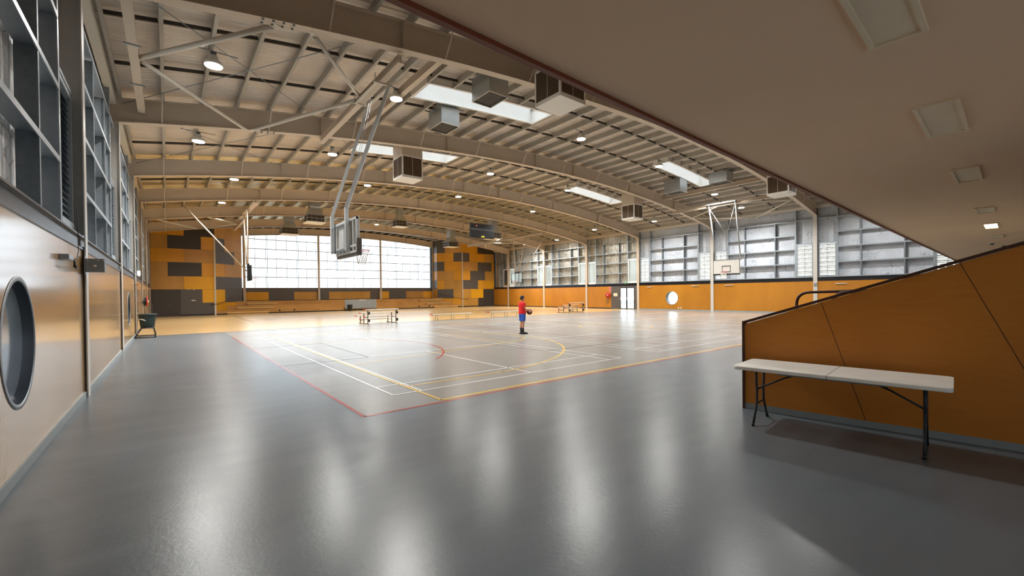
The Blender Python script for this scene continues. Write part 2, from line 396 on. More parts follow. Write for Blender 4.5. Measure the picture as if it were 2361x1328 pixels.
# outer roof skin so that no daylight leaks through the lining
mb = MB()
for a, b_ in zip([-2+i for i in range(40)], [-1+i for i in range(40)]):
    for c, d in ((YB-.5, SKYL[0][2]-.25), (SKYL[0][3]+.55, SKYL[1][2]-.25), (SKYL[1][3]+.7, YW+.6)):
        mb.add([(a, c, zr(a)+.35), (b_, c, zr(b_)+.35), (b_, d, zr(b_)+.35), (a, d, zr(a)+.35)], [(0, 1, 2, 3)])
    for c, d in ((SKYL[0][2]-.25, SKYL[0][3]+.55), (SKYL[1][2]-.25, SKYL[1][3]+.7)):
        if b_ <= 7 or 13 <= a < 23 or a >= 29: mb.add([(a, c, zr(a)+.35), (b_, c, zr(b_)+.35), (b_, d, zr(b_)+.35), (a, d, zr(a)+.35)], [(0, 1, 2, 3)])
part('outer_roof_sheet', mb, galv, ceil)

# ---- skylights
wn = 1
for (a, b_, c, d) in SKYL:
    wd = struct('window_%d' % wn); wn += 1; n = 12; mb = MB(); lens = MB()
    for i in range(n):
        x0, x1 = a+(b_-a)*i/n, a+(b_-a)*(i+1)/n; p, q = zr(x0), zr(x1)
        for y, e in ((c, -.03), (d, .03)):
            mb.add([(x0, y, p-.27), (x1, y, q-.27), (x1, y, q+.42), (x0, y, p+.42), (x0, y+e, p-.27), (x1, y+e, q-.27), (x1, y+e, q+.42), (x0, y+e, p+.42)], [(0, 1, 2, 3), (7, 6, 5, 4), (0, 4, 5, 1), (3, 2, 6, 7)])
            mb.add([(x0, y-.05, p-.275), (x1, y-.05, q-.275), (x1, y+.05, q-.275), (x0, y+.05, p-.275)], [(0, 1, 2, 3)])
        lens.add([(x0, c, p+.40), (x1, c, q+.40), (x1, d, q+.40), (x0, d, p+.40)], [(0, 1, 2, 3)])
    for x in (a, b_):
        z = zr(x); mb.box(x-.015, x+.015, c, d, z-.27, z+.42); mb.box(x-.05, x+.05, c-.05, d+.05, z-.29, z-.27)
    part('shaft_lining', mb, white, wd); part('skylight_pane', lens, skylens, wd)
    portal('skylight_portal', ((a+b_)/2, (c+d)/2, zr((a+b_)/2)+.3), b_-a, d-c, (0, 0, 0))

# ---- side walls: plywood below, black channel, steel framing with foil behind, louvres beside the columns
def bay_layout(y0, y1):
    L = y1-y0; return [y0+.17, y0+1.3, y0+L*.355, y0+L*.65, y1-1.3, y1-.17]
GZ = [3.72, 4.8, 5.86, 6.93]
def louvre(parent_name, face, y0, y1, z0, z1, s, far):
    """face = x of the framing front, s = +1 when the outside lies at larger x"""
    global wn
    wd = struct('window_%d' % wn); wn += 1
    fr = MB(); f = .07
    x0, x1 = face, face+s*.14
    fr.box(x0, x1, y0, y0+f, z0, z1); fr.box(x0, x1, y1-f, y1, z0, z1); fr.box(x0, x1, y0, y1, z1-f, z1); fr.box(x0-s*.01, x1, y0, y1, z0, z0+.16)
    part('frame', fr, white if far else galv_girt, wd)
    bl = MB(); n = 20; zz = z0+.18; st = (z1-.08-zz)/n
    for i in range(n):
        z = zz+st*(i+.5); h = st*(.56 if (far or s < 0) else .36+.1*((i*7) % 3))
        a = (x0+s*.03, z-h); b_ = (x0+s*(.045 if far else .1), z+h*.8)
        bl.add([(a[0], y0+f, a[1]), (a[0], y1-f, a[1]), (b_[0], y1-f, b_[1]), (b_[0], y0+f, b_[1])], [(0, 1, 2, 3)])
    part('blades', bl, louv_far if far else (louv_m if s > 0 else galv_dark), wd)
    if s < 0: part('added_light_block', MB().box(x0+s*.12, x0+s*.13, y0, y1, z0, z1), galv_dark, wd)  # sheet added behind the blades to keep sky light from showing through
    if not far and s > 0:
        md = MB(); ym_ = (y0+y1)/2; md.box(x0-s*.005, x0+s*.02, ym_-.012, ym_+.012, z0+.16, z1-f); md.tube([(x0-s*.03, ym_, z0+.5), (x0-s*.04, ym_, z0-.1), (x0-s*.03, ym_+.02, z0-.22)], .008, 5)
        part('operating_rod', md, galv_dark, wd)
    return wd
def side_wall(side):
    global wn
    s = 1 if side == 'right' else -1
    X = XR if s > 0 else XL; H = 2.40 if s > 0 else 2.53
    wl = struct('wall_%s' % side); F = X+s*.08; Bk = X+s*(.42 if s > 0 else .31)
    ply = ply_orange if s > 0 else ply_left
    rounds = {2: 21.93} if s > 0 else {1: 6.25, 2: 21.6}
    # frames as (y0, y1) bays
    ys = [YB]+FY[:7]+[YD]
    for k in range(len(ys)-1):
        y0, y1 = ys[k], ys[k+1]; far = y0 >= 25
        dz = H-2.40
        segs = [(y0, y1)]
        if s > 0 and k == 4: segs = [(28.98, y1)]
        if s < 0 and k == 4: segs = [(26.6, y1)]
        for a, b_ in segs:
            npan = max(1, round((b_-a)/1.25))
            cy = None
            if s > 0 and k == 3: cy = 21.93
            if s < 0 and k == 1: cy = 6.25
            if s < 0 and k == 3: cy = 21.6
            if cy is None:
                for i in range(npan):
                    p, q = a+(b_-a)*i/npan, a+(b_-a)*(i+1)/npan
                    part('plywood_panel', MB().box(X, X+s*.018, p+.0007, q-.0007, .1, H), ply, wl)
            else:                                   # sheet with a round hole
                zc, R = (1.15 if s > 0 else 1.28), .61
                mb = MB(); n = 48; L0, L1 = cy-1.2, cy+1.2; ring = []; sq = []
                for i in range(n):
                    t = 2*math.pi*i/n; c_, s_ = math.cos(t), math.sin(t); ring.append((cy+R*c_, zc+R*s_))
                    m_ = min((1.2/abs(c_)) if abs(c_) > 1e-6 else 9, ((H-zc) if s_ > 0 else (zc-.1))/abs(s_) if abs(s_) > 1e-6 else 9)
                    sq.append((cy+m_*c_, zc+m_*s_))
                vs = [(X, p, z) for p, z in ring]+[(X, p, z) for p, z in sq]
                mb.add(vs, [(i, (i+1) % n, n+(i+1) % n, n+i) for i in range(n)])
                for yy, zz in ((L0, .1), (L1, .1), (L0, H), (L1, H)):
                    i = min(range(n), key=lambda j: (sq[j][0]-yy)**2+(sq[j][1]-zz)**2)
                    j = min([(i-1) % n, (i+1) % n], key=lambda j: (sq[j][0]-yy)**2+(sq[j][1]-zz)**2)
                    mb.add([(X, *sq[i]), (X, yy, zz), (X, *sq[j])], [(0, 1, 2)])
                part('plywood_panel', mb, ply, wl)
                for a2, b2 in ((a, L0), (L1, b_)):
                    nn = max(1, round((b2-a2)/1.25))
                    for i in range(nn):
                        p, q = a2+(b2-a2)*i/nn, a2+(b2-a2)*(i+1)/nn
                        part('plywood_panel', MB().box(X, X+s*.018, p+.0007, q-.0007, .1, H), ply, wl)
                wd = struct('window_%d' % wn); wn += 1
                D = .42
                mb = MB().lathe([(R+.0, 0), (R+.035, 0), (R+.035, -.005), (R-.01, -.008), (R-.012, .0)], (X, cy, zc), 48, 'x')
                mb.f = [f for f in mb.f if len(f) < 40]; mb.sm = mb.sm[:len(mb.f)]
                if s > 0: mb.v = [(2*X-v[0]-.0, v[1], v[2]) if False else v for v in mb.v]
                else: mb.v = [(2*X-v[0], v[1], v[2]) for v in mb.v]
                part('rim', mb, galv if s < 0 else alu_d, wd)
                tb = MB(); n = 48
                tb.add([(X+s*e, cy+(R-.01)*math.cos(2*math.pi*i/n), zc+(R-.01)*math.sin(2*math.pi*i/n)) for e in (-.005, D) for i in range(n)], [(i, (i+1) % n, n+(i+1) % n, n+i) for i in range(n)], True)
                part('tunnel', tb, rail_black, wd)
                gl = MB(); gl.add([(X+s*.085, cy+(R-.01)*math.cos(2*math.pi*i/n), zc+(R-.01)*math.sin(2*math.pi*i/n)) for i in range(n)], [tuple(range(n))])
                part('pane', gl, clear, wd)
        # skirting
        if not (s > 0 and k == 4) and not (s < 0 and k == 4):
            part('skirting', MB().box(X-s*.02, X+s*.01, y0, y1, 0, .1), black if far else skirt_g, wl)
        else:
            part('skirting', MB().box(X-s*.02, X+s*.01, 28.98 if s > 0 else 26.6, y1, 0, .1), black, wl)
        # black channel over the wainscot
        mb = MB(); mb.box(X-s*.02, X+s*.04, y0, y1, H, H+.035); mb.box(X+s*.05, X+s*.40, y0, y1, H+.0, H+.02); mb.box(X+s*.02, X+s*.05, y0, y1, H, H+.27)
        mb.box(X-s*.035, X+s*.06, y0, y1, H+.20, H+.225)
        part('channel_rail', mb, rail_black, wl)
        # foil lining, framing
        fm = MB(); fz = H+.02; fo = foil_shiny if far else (foil_wall if s > 0 else foil_left)
        if k == 0 or k == 8 or y1 > YD-.1: fm.box(Bk, Bk+s*.02, y0, y1, fz, 8.6)
        else:
            s_ = bay_layout(y0, y1); fm.box(Bk, Bk+s*.02, y0, y1, 5.16, 8.6)
            for a, b_ in ((y0, s_[0]), (s_[1]-.04, s_[4]+.04), (s_[5], y1)): fm.box(Bk, Bk+s*.02, a, b_, fz, 5.16)
            for y in (s_[0], s_[5]): fm.box(F+s*.02, Bk, y-.01, y+.01, fz, 5.16)
        part('foil_lining', fm, fo, wl)
        lo = [(y0, y1)]
        if cy is not None: lo = [(y0, cy-.9), (cy+.9, y1)]
        elif k == 4: lo = [(28.98, y1)] if s > 0 else [(26.6, y1)]
        bm = MB()
        for a, b_ in lo: bm.box(X+s*.025, X+s*.05, a, b_, -.05, H)
        if cy is not None: bm.box(X+s*.43, X+s*.44, cy-1.2, cy-.66, -.05, H); bm.box(X+s*.43, X+s*.44, cy+.66, cy+1.2, -.05, H); bm.box(X+s*.43, X+s*.44, cy-.7, cy+.7, -.05, zc-.66); bm.box(X+s*.43, X+s*.44, cy-.7, cy+.7, zc+.66, H)
        part('backing_sheet', bm, dark_panel, wl)
        if k > 0 and k < 8:
            st = bay_layout(y0, min(y1, FY[k] if k < 8 else YD))
            zt = 7.75
            for i, y in enumerate(st):
                thick = .075 if i in (1, 4) else .05
                if i in (0, 5): continue
                top = zt if i in (1, 4) else GZ[3]
                m_ = MB().box(F, F+s*.02, y-thick/2-.02, y+thick/2, H+.25, top); m_.box(F, Bk-s*.02, y-.012, y+.012, H+.25, top)
                m_.box(F, F+s*.012, y+thick/2-.01, y+thick/2, H+.25, top)
                part('stud', m_, galv_girt if i in (1, 4) else galv_dark, wl)
            for g, z in enumerate([H+.25]+[q+dz*.3 for q in GZ]):
                a, b_ = (y0+.12, y1-.12) if (g == 4 or far and g == 3) else (st[1], st[4])
                m_ = MB().box(F-s*.005, F+s*.012, a, b_, z-.04, z+.04); m_.box(F, Bk-s*.02, a, b_, z+.015, z+.03)
                if g == 0: m_ = MB().box(F-s*.012, F+s*.012, a, b_, z-.02, z+.07); m_.box(F, Bk-s*.02, a, b_, z+.04, z+.06)
                part('girt', m_, galv_girt, wl)
            for a, b_ in ((st[0], st[1]-.06), (st[4]+.06, st[5])):
                if y1 > YD-.1 and a > y1-2: continue
                louvre('', F+s*.01, a, b_, H+.27, 5.12, s, far and s > 0)
                part('girt', MB().box(F, F+s*.015, a, b_, 5.13, 5.19).box(F, Bk-s*.02, a, b_, 5.15, 5.17), galv_girt, wl)
        # eave member
        part('eave_purlin', MB().box(X+s*.02, X+s*.2, y0, y1, 7.72, 7.76).box(X+s*.02, X+s*.04, y0, y1, 7.72, 7.95), offwhite if not far else beam_cream, wl)
    # outer skin stops daylight leaking; louvre openings stay open
    return wl
wall_r = side_wall('right'); wall_l = side_wall('left')

# ---- double glass door in the right wall
X = XR; d1 = struct('door_1')
part('surround_panel', MB().box(X, X+.05, 27.82, 28.97, .0, 2.40).box(X, X+.05, 25.75, 26.06, 0, 2.40).box(X, X+.05, 26.06, 27.82, 2.25, 2.40), grey_panel, d1)
fr = MB()
for y in (26.06, 26.93, 27.0, 27.75): fr.box(X-.01, X+.05, y, y+.07, 0, 2.25)
fr.box(X-.01, X+.05, 26.06, 27.82, 2.16, 2.25); fr.box(X-.01, X+.05, 26.06, 27.82, 0, .08)
for z in (.62, 1.46): fr.box(X, X+.04, 26.1, 27.8, z, z+.03)
part('frame', fr, black, d1)
for y in (26.13, 27.07): part('pane', MB().box(X+.02, X+.026, y, y+.8 if y < 27 else y+.68, .08, 2.16), clear, d1)
hd = MB().tube([(X-.02, 27.74, .95), (X-.07, 27.74, .95), (X-.07, 27.74, 1.2), (X-.02, 27.74, 1.2)], .018, 6); hd.tube([(X-.02, 26.96, .95), (X-.07, 26.96, .95), (X-.07, 26.96, 1.2), (X-.02, 26.96, 1.2)], .018, 6)
part('handle', hd, alu, d1)
# ---- dark door in the left wall
X = XL; d2 = struct('door_2')
part('frame', MB().box(X-.05, X+.03, 25.72, 25.85, 0, 2.53).box(X-.05, X+.03, 26.45, 26.58, 0, 2.53).box(X-.05, X+.03, 25.72, 26.58, 2.4, 2.53), black, d2)
part('leaf', MB().box(X-.05, X-.01, 25.85, 26.45, 0, 2.4), dark_panel, d2)
part('handle', MB().tube([(X, 25.95, 1.0), (X+.07, 25.95, 1.0), (X+.07, 26.05, 1.0)], .012, 6), alu, d2)

# ---- end wall: coloured boards, angled returns, glazed recess
we = struct('wall_end')
RZ = [0, 1.19, 2.45, 3.68, 4.96, 6.21, 7.43, 9.2]
def board(o, u, n, a, b_, r, mat, nm):
    z0, z1 = RZ[r], RZ[r+1]; g = .006
    p = Vector(o)+Vector(u)*a; 
    mb = MB().prism([(g, z0+g), (b_-a-g, z0+g), (b_-a-g, z1-g), (g, z1-g)], p, u, (0, 0, 1), Vector(n)*.02)
    part(nm, mb, mat, we)
O, Bt, P, G, D = (ply_end, 'orange_panel'), (ply_bright, 'amber_panel'), (ply_brown, 'plywood_panel'), (grey_panel, 'grey_panel'), (dark_panel, 'dark_panel')
# rows from the floor up: (end position along the wall, finish)
LF = [[(3.58+1.13, G)], [(2.1, D), (3.72, G), (4.71, Bt)], [(2.35, P), (4.71, Bt)], [(1.2, P), (3.7, D), (4.71, O)], [(2.4, O), (4.71, P)], [(1.2, P), (3.67, D), (4.71, O)], [(2.4, O), (4.71, D)]]
LA = [[(3.54, O)], [(1.24, Bt), (3.54, G)], [(3.54, G)], [(1.24, O), (3.54, P)], [(2.5, G), (3.54, P)], [(1.24, G), (3.54, P)], [(3.54, P)]]
RA = [[(3.54, O)], [(1.25, P), (3.54, G)], [(2.5, P), (3.54, O)], [(1.15, O), (3.54, P)], [(2.5, O), (3.54, G)], [(1.2, G), (3.54, O)], [(2.4, P), (3.54, G)]]
RF = [[(2.6, P), (5.4, D)], [(1.4, P), (3.5, Bt), (5.4, D)], [(2.58, G), (5.4, O)], [(1.3, O), (3.8, G), (5.4, P)], [(2.6, P), (5.0, G), (5.4, O)], [(1.2, G), (3.8, O), (5.4, P)], [(2.6, O), (5.4, D)]]
q2 = math.sqrt(.5)
for rows, o, u, n in ((LF, (XL, YD, 0), (1, 0, 0), (0, 1, 0)), (LA, (3.6, YD, 0), (q2, q2, 0), (-q2, q2, 0)), (RF, (31.5, YD, 0), (1, 0, 0), (0, 1, 0)), (RA, (31.5, YD, 0), (-q2, q2, 0), (q2, q2, 0))):
    for r, row in enumerate(rows):
        a = 0
        for e, (m_, nm) in row:
            board(o, u, n, a, e, r, m_, nm); a = e
for xs_, sg in ((6.1, -1), (29.0, 1)):
    for r in range(7): part('plywood_panel' if r % 2 else 'grey_panel', MB().box(xs_, xs_+sg*.02, YD+2.5, YW, RZ[r]+.006, RZ[r+1]-.006), (ply_orange if r % 2 else grey_panel), we)
bk = MB().box(XL-.5, 3.6, YD+.03, YD+.2, 0, 9).box(31.5, XR+.5, YD+.03, YD+.2, 0, 9)
bk.prism([(0, 0), (3.6, 0), (3.6, 9), (0, 9)], (3.55, YD+.1, 0), (q2, q2, 0), (0, 0, 1), (-.1, .1, 0))
bk.prism([(0, 0), (3.6, 0), (3.6, 9), (0, 9)], (31.55, YD+.1, 0), (-q2, q2, 0), (0, 0, 1), (.1, .1, 0))
part('backing_sheet', bk, dark_panel, we)
part('corner_post', MB().box(3.53, 3.66, YD-.07, YD, 0, 7.6), offwhite, we)
part('corner_post', MB().box(31.44, 31.57, YD-.07, YD, 0, 7.4), beam_cream, we)
part('skirting', MB().box(.95, 3.6, YD-.02, YD, 0, .12).box(31.5, XR, YD-.02, YD, 0, .12), black, we)
# low panels under the end glazing
xsL = [6.4, 8.74, 11.3, 13.8, 15.1, 17.65, 20.1, 21.3, 22.6, 25.0, 27.5, 29.0]; cl = [O, G, P, G, P, P, G, O, G, P, O]
for a, b_, (m_, nm) in zip(xsL, xsL[1:], cl): part(nm, MB().box(a+.006, b_-.006, YW-.05, YW-.03, 1.3, 2.22), m_, we)
part('sill_band', MB().box(6.1, 29.0, YW-.08, YW-.02, 2.22, 2.68), grey_panel, we)
part('skirting', MB().box(6.1, 29.0, YW-.07, YW-.03, 1.24, 1.3), black, we)
part('backing_sheet', MB().box(6.0, 29.1, YW, YW+.15, 0, 2.66), dark_panel, we)
# gable sheet above the glazing and over the returns
gb = MB(); n = 40
for i in range(n):
    x0, x1 = XL-.6+(XR-XL+1.2)*i/n, XL-.6+(XR-XL+1.2)*(i+1)/n
    lo = 8.2 if (6 < x0 and x1 < 29.2) else 2
    lo0 = zb(x0)+.1 if lo > 8 else 0; lo1 = zb(x1)+.1 if lo > 8 else 0
    gb.add([(x0, YW+.1, lo0), (x1, YW+.1, lo1), (x1, YW+.1, zr(x1)+.35), (x0, YW+.1, zr(x0)+.35)], [(0, 1, 2, 3)])
part('gable_sheet', gb, dark_panel, we)
# three glazed bays
mull = [6.42, 13.92, 21.42, 28.95]
for a, b_ in zip(mull, mull[1:]):
    wd = struct('window_%d' % wn); wn += 1
    pn = MB(); n = 10
    for i in range(n):
        x0, x1 = a+(b_-a)*i/n, a+(b_-a)*(i+1)/n
        pn.add([(x0, YW, 2.66), (x1, YW, 2.66), (x1, YW, zb(x1)+.12), (x0, YW, zb(x0)+.12)], [(0, 1, 2, 3)])
    part('pane', pn, poly, wd)
    mb = MB()
    for z in (3.84, 4.86, 5.88, 6.93, 7.97): mb.box(a, b_, YW-.06, YW-.02, z-.04, z+.04)
    part('transom', mb, galv_girt, wd)
    mb = MB(); k = 0
    for i in range(1, 8):
        x = a+(b_-a)*i/7.2; mb.box(x-.022, x+.022, YW-.04, YW-.01, 2.66, zb(x)+.1)
        if i in (2, 5): mb.box(x+.12, x+.17, YW-.1, YW-.06, 2.66, zb(x)+.1)
    part('muntin', mb, galv_girt, wd)
    portal('glazing_portal', ((a+b_)/2, YW-.15, 5.4), b_-a, 5.6, (math.radians(90), 0, 0))
# doors of the end wall
for nm, x0, x1, z1 in (('door_3', -1.0, .95, 2.4), ('door_4', 35.15, XR-.05, 2.4)):
    dd = struct(nm); xm = (x0+x1)/2
    for a, b_ in ((x0, xm-.004), (xm+.004, x1)) if nm == 'door_3' else ((x0, x1),): part('leaf', MB().box(a, b_, YD-.035, YD, .01, z1), dark_panel, dd)
    part('knob', MB().lathe([(.012, 0), (.012, -.05), (.035, -.055), (.035, -.085), (.0, -.09)], (xm+.1, YD-.035, 1.05), 12, 'y'), alu, dd)
# ---- back wall and the enclosure behind the camera
wb = struct('wall_back')
part('plaster', MB().box(XL-.6, .2, YB-.1, YB, 0, 10).box(5.6, XR+.6, YB-.1, YB, 0, 10).box(.2, 5.6, YB-.1, YB, 2.4, 10), offwhite, wb)
d5 = struct('added_entrance_door'); part('frame', MB().box(.2, 5.6, YB-.06, YB, 2.34, 2.4).box(.2, .26, YB-.06, YB, 0, 2.4).box(5.54, 5.6, YB-.06, YB, 0, 2.4).box(1.95, 2.05, YB-.06, YB, 0, 2.4).box(3.75, 3.85, YB-.06, YB, 0, 2.4), black, d5)  # glazed entrance added out of view to brighten soffit and foreground
part('pane', MB().box(.26, 5.54, YB-.05, YB-.045, 0, 2.34), M_glass('tinted_glass', (.5, .53, .55, 1), .9), d5)
portal('added_entrance_portal', (2.9, YB+.05, 1.2), 5.3, 2.3, (math.radians(-90), 0, 0))

# ---- gallery: soffit over the camera with a red-brown edge, upper wall
ga = struct('ceiling_gallery')
def ye(x): return 2.30+.0285*x - .17
sfm = MB().add([(XL, YB, 3.3), (XR+.3, YB, 3.3), (XR+.3, ye(XR+.3), 3.3), (XL, ye(XL), 3.3), (XL, YB, 3.5), (XR+.3, YB, 3.5), (XR+.3, ye(XR+.3), 3.5), (XL, ye(XL), 3.5)], [(0, 1, 2, 3), (7, 6, 5, 4), (0, 4, 5, 1), (1, 5, 6, 2), (2, 6, 7, 3), (3, 7, 4, 0)])
part('soffit_board', sfm, soffit, ga)
em = MB().add([(XL, ye(XL)-.0, 3.268), (XR+.3, ye(XR+.3), 3.268), (XR+.3, ye(XR+.3)+.045, 3.268), (XL, ye(XL)+.045, 3.268), (XL, ye(XL), 3.52), (XR+.3, ye(XR+.3), 3.52), (XR+.3, ye(XR+.3)+.045, 3.52), (XL, ye(XL)+.045, 3.52)], [(0, 1, 2, 3), (7, 6, 5, 4), (0, 4, 5, 1), (1, 5, 6, 2), (2, 6, 7, 3), (3, 7, 4, 0)])
part('edge_strip', em, fascia, ga)

# ---- outside, seen through door and round windows
og = struct('ground_outside'); part('outdoor_paving', MB().box(XR+.6, 90, -30, 90, -.15, -.1).box(-60, XL-.6, -30, 90, -.15, -.1).box(XL-.6, XR+.6, YW+.4, 120, -.15, -.1), grass_m, og)
cw = struct('wall_outside'); 
part('cladding', MB().box(-9.65, -9.6, -5, 90, -.1, 3.2), ext_m, cw); rb = MB()
for i in range(9): rb.box(-9.6, -9.55, -5, 90, .9+i*.22, .96+i*.22)
part('ribbing', rb, galv_dark, cw)

# ================================================================== STEEL FRAMES
def arch_strip(y0, y1, off0, off1, x0=XL-.34, x1=XR+.34, n=56):
    """a strip following the arch: y0..y1 wide, from off0 to off1 above the beam underside"""
    mb = MB(); v = []
    for i in range(n+1):
        x = x0+(x1-x0)*i/n; z = zb(x)
        v += [(x, y0, z+off0), (x, y1, z+off0), (x, y1, z+off1), (x, y0, z+off1)]
    f = []
    for i in range(n):
        a = 4*i; b = a+4
        f += [(a, b, b+1, a+1), (a+1, b+1, b+2, a+2), (a+2, b+2, b+3, a+3), (a+3, b+3, b, a)]
    f += [(0, 1, 2, 3), (4*n+3, 4*n+2, 4*n+1, 4*n)]
    return mb.add(v, f)
bn = ['nearest to the gallery', 'second from the gallery', 'third from the gallery', 'fourth from the gallery', 'third from the end glazing', 'second from the end glazing', 'right in front of the end glazing']
for k, y in enumerate(FY[1:]):
    t = thing('roof_beam', 'arched cream steel roof beam, ' + bn[k], 'roof beam', (0, 0, 0), 0, 'arched roof beams')
    part('web', arch_strip(y-.008, y+.008, .02, .73), beam_cream, t)
    part('bottom_flange', arch_strip(y-.13, y+.13, 0, .025), beam_cream, t)
    part('top_flange', arch_strip(y-.13, y+.13, .73, .755), beam_cream, t)
    st = [x for x in (4.85, 10.6, 16.3, 19.4, 25.0, 30.7)]
    for x in st: part('stiffener_plate', MB().box(x-.008, x+.008, y-.125, y+.125, zb(x)+.02, zb(x)+.74), beam_cream, t)
    for x in [pxs[i] for i in (1, 4, 7, 10, 13, 16, 19, 22, 25, 28, 31, 34, 36) if i < len(pxs)]:
        part('fly_brace', MB().bar((x, y-.12, zb(x)+.02), (x+.02, y-.62, zr(x)-.26), .035, .012), beam_cream, t)
        part('fly_brace', MB().bar((x, y+.12, zb(x)+.02), (x+.02, y+.62, zr(x)-.26), .035, .012), beam_cream, t)
    if k < 2:
        x = 1.97 if k == 0 else 2.9
        pb = MB()
        for i in range(4):
            for e in (-.08, .08): pb.lathe([(.028, -.03), (.028, 0)], (x-.3+i*.2, y+e, zb(x-.3+i*.2)), 6)
        part('splice_bolt', pb, galv, t)
cn = ['nearest to the gallery', 'second from the gallery', 'third from the gallery', 'fourth from the gallery', 'fifth from the gallery', 'last before the end wall']
for s, X in ((-1, XL), (1, XR)):
    for k, y in enumerate(FY[1:7]):
        f = X-s*.045
        t = thing('wall_column', 'steel column on the ' + ('glass door wall, ' if s > 0 else 'winch box wall, ') + cn[k], 'column', (0, 0, 0), 0, 'wall columns')
        m_ = col_white if (k < 2 and s > 0) or (s < 0 and k < 3) else beam_cream
        part('flange', MB().box(f, f+s*.018, y-.13, y+.13, 0, zb(X)-.002), m_, t)
        part('web', MB().box(f+s*.015, X+s*.02, y-.008, y+.008, 0, 2.6).box(f+s*.015, X+s*.3, y-.008, y+.008, 2.8, zb(X)-.03), m_, t)
        part('back_flange', MB().box(X+s*.28, X+s*.3, y-.1, y+.1, 2.8, zb(X)+.7), galv_dark, t)
for i, x in enumerate(mull):
    t = thing('window_column', ['left end of the glazing', 'between the left and middle glazed bays', 'between the middle and right glazed bays', 'right end of the glazing'][i] and 'cream steel column at the ' + ['left end of the end glazing', 'end glazing, first one inward from its left end', 'end glazing, last one before its right end', 'right end of the end glazing'][i], 'column', (0, 0, 0), 0, 'glazing columns')
    part('flange', MB().box(x-.12, x+.12, FY[7]-.1, FY[7]-.08, 1.24, zb(x)+.02), beam_cream, t)
    part('web', MB().box(x-.01, x+.01, FY[7]-.08, FY[7]+.15, 1.24, zb(x)+.02), beam_cream, t)
# longitudinal struts between the beams
sl = 'cream steel strut running between the first and second roof beams, '
struts = [(-.55, 'close along the wall with the winch box', 7.62, .2, (0, 1)), (4.85, 'carrying the nearest hoop frame', 7.75, .22, (1, 2)), (6.5, 'beside the nearest skylight', 9.5, .26, (1, 2)), (4.85, 'carrying the far hoop frame', 7.75, .22, (5, 6)),
          (30.6, 'carrying the hoop with the white backboard', 7.75, .2, (1, 2)), (29.3, 'next to the skylight beyond the white backboard', 9.5, .26, (1, 2)), (30.2, 'carrying the far corner hoop', 7.8, .2, (5, 6))]
for x, lab, z, w_, (a, b_) in struts:
    y0, y1 = (FY[a], FY[b_])
    if x < 0: y0, y1 = FY[0]-2, FY[2]
    lb = 'cream steel strut between two roof beams, ' + lab
    t = thing('roof_strut', lb, 'strut', (0, 0, 0), 0, 'roof struts'); 
    z = min(z, zb(x)+(.3 if z < 9 else .45))
    part('web', MB().box(x-.006, x+.006, y0+.02, y1-.02, z+.01, z+w_-.01), beam_cream, t)
    part('flange', MB().box(x-.09, x+.09, y0+.02, y1-.02, z, z+.012), beam_cream, t)
    part('flange', MB().box(x-.09, x+.09, y0+.02, y1-.02, z+w_-.012, z+w_), beam_cream, t)
    if x < 0:
        for yy in (13.2, 15.6): part('clamp_plate', MB().box(x-.16, x+.16, yy-.03, yy+.03, z-.02, z), galv, t)
# tubular V braces
def brace(p, q, r, lab):
    d = (Vector(q)-Vector(p)).normalized(); t = thing('roof_brace', lab, 'brace', (0, 0, 0), 0, 'tubular roof braces')
    part('tube', MB().tube([Vector(p)+d*.12, Vector(q)-d*.12], r, 10), offwhite, t)
    part('end_plate', MB().bar(Vector(p)-d*.06, Vector(p)+d*.16, .12, .015), offwhite, t); part('end_plate', MB().bar(Vector(q)-d*.16, Vector(q)+d*.06, .12, .015), offwhite, t)
zs = 7.85
brace((-.5, 14.25, zs-.15), (1.95, 10.6, zb(1.95)+.0), .06, 'round tube brace from the wall strut to the first roof beam')
brace((-.5, 14.25, zs-.15), (2.3, 18.0, zb(2.3)+.0), .055, 'round tube brace from the wall strut to the second roof beam')
brace((4.8, 13.4, zs), (2.5, 18.0, zb(2.5)), .055, 'round tube brace from the hoop strut to the second roof beam')
brace((4.8, 13.4, zs), (2.7, 10.6, zb(2.7)), .055, 'round tube brace from the hoop strut to the first roof beam')
brace((30.6, 14.3, zs), (33.4, 18.0, zb(33.4)), .05, 'tube brace behind the white backboard poles, to the second roof beam')
brace((30.6, 14.3, zs), (32.6, 10.6, zb(32.6)), .05, 'tube brace behind the white backboard poles, to the first roof beam')
brace((36.2, 14.3, 7.45), (33.4, 18.0, zb(33.4)-.02), .05, 'tube brace from the eave near the white backboard to the second roof beam')
brace((36.2, 14.3, 7.45), (32.6, 10.6, zb(32.6)-.02), .05, 'tube brace from the eave near the white backboard to the first roof beam')
brace((-.6, 42.5, 7.7), (2.2, 39.5, zb(2.2)), .05, 'far tube brace from the wall to the fifth roof beam')
brace((-.6, 42.5, 7.7), (2.2, 46.5, zb(2.2)), .05, 'far tube brace from the wall to the sixth roof beam')
brace((4.8, 42.8, 7.9), (2.4, 39.5, zb(2.4)), .05, 'far tube brace from the far hoop strut to the fifth roof beam')
brace((4.8, 42.8, 7.9), (2.4, 46.5, zb(2.4)), .05, 'far tube brace from the far hoop strut to the sixth roof beam')
brace((30.3, 42.8, 7.9), (33.0, 39.5, zb(33)), .05, 'far tube brace by the corner hoop to the fifth roof beam')
brace((30.3, 42.8, 7.9), (33.0, 46.5, zb(33)), .05, 'far tube brace by the corner hoop to the sixth roof beam')
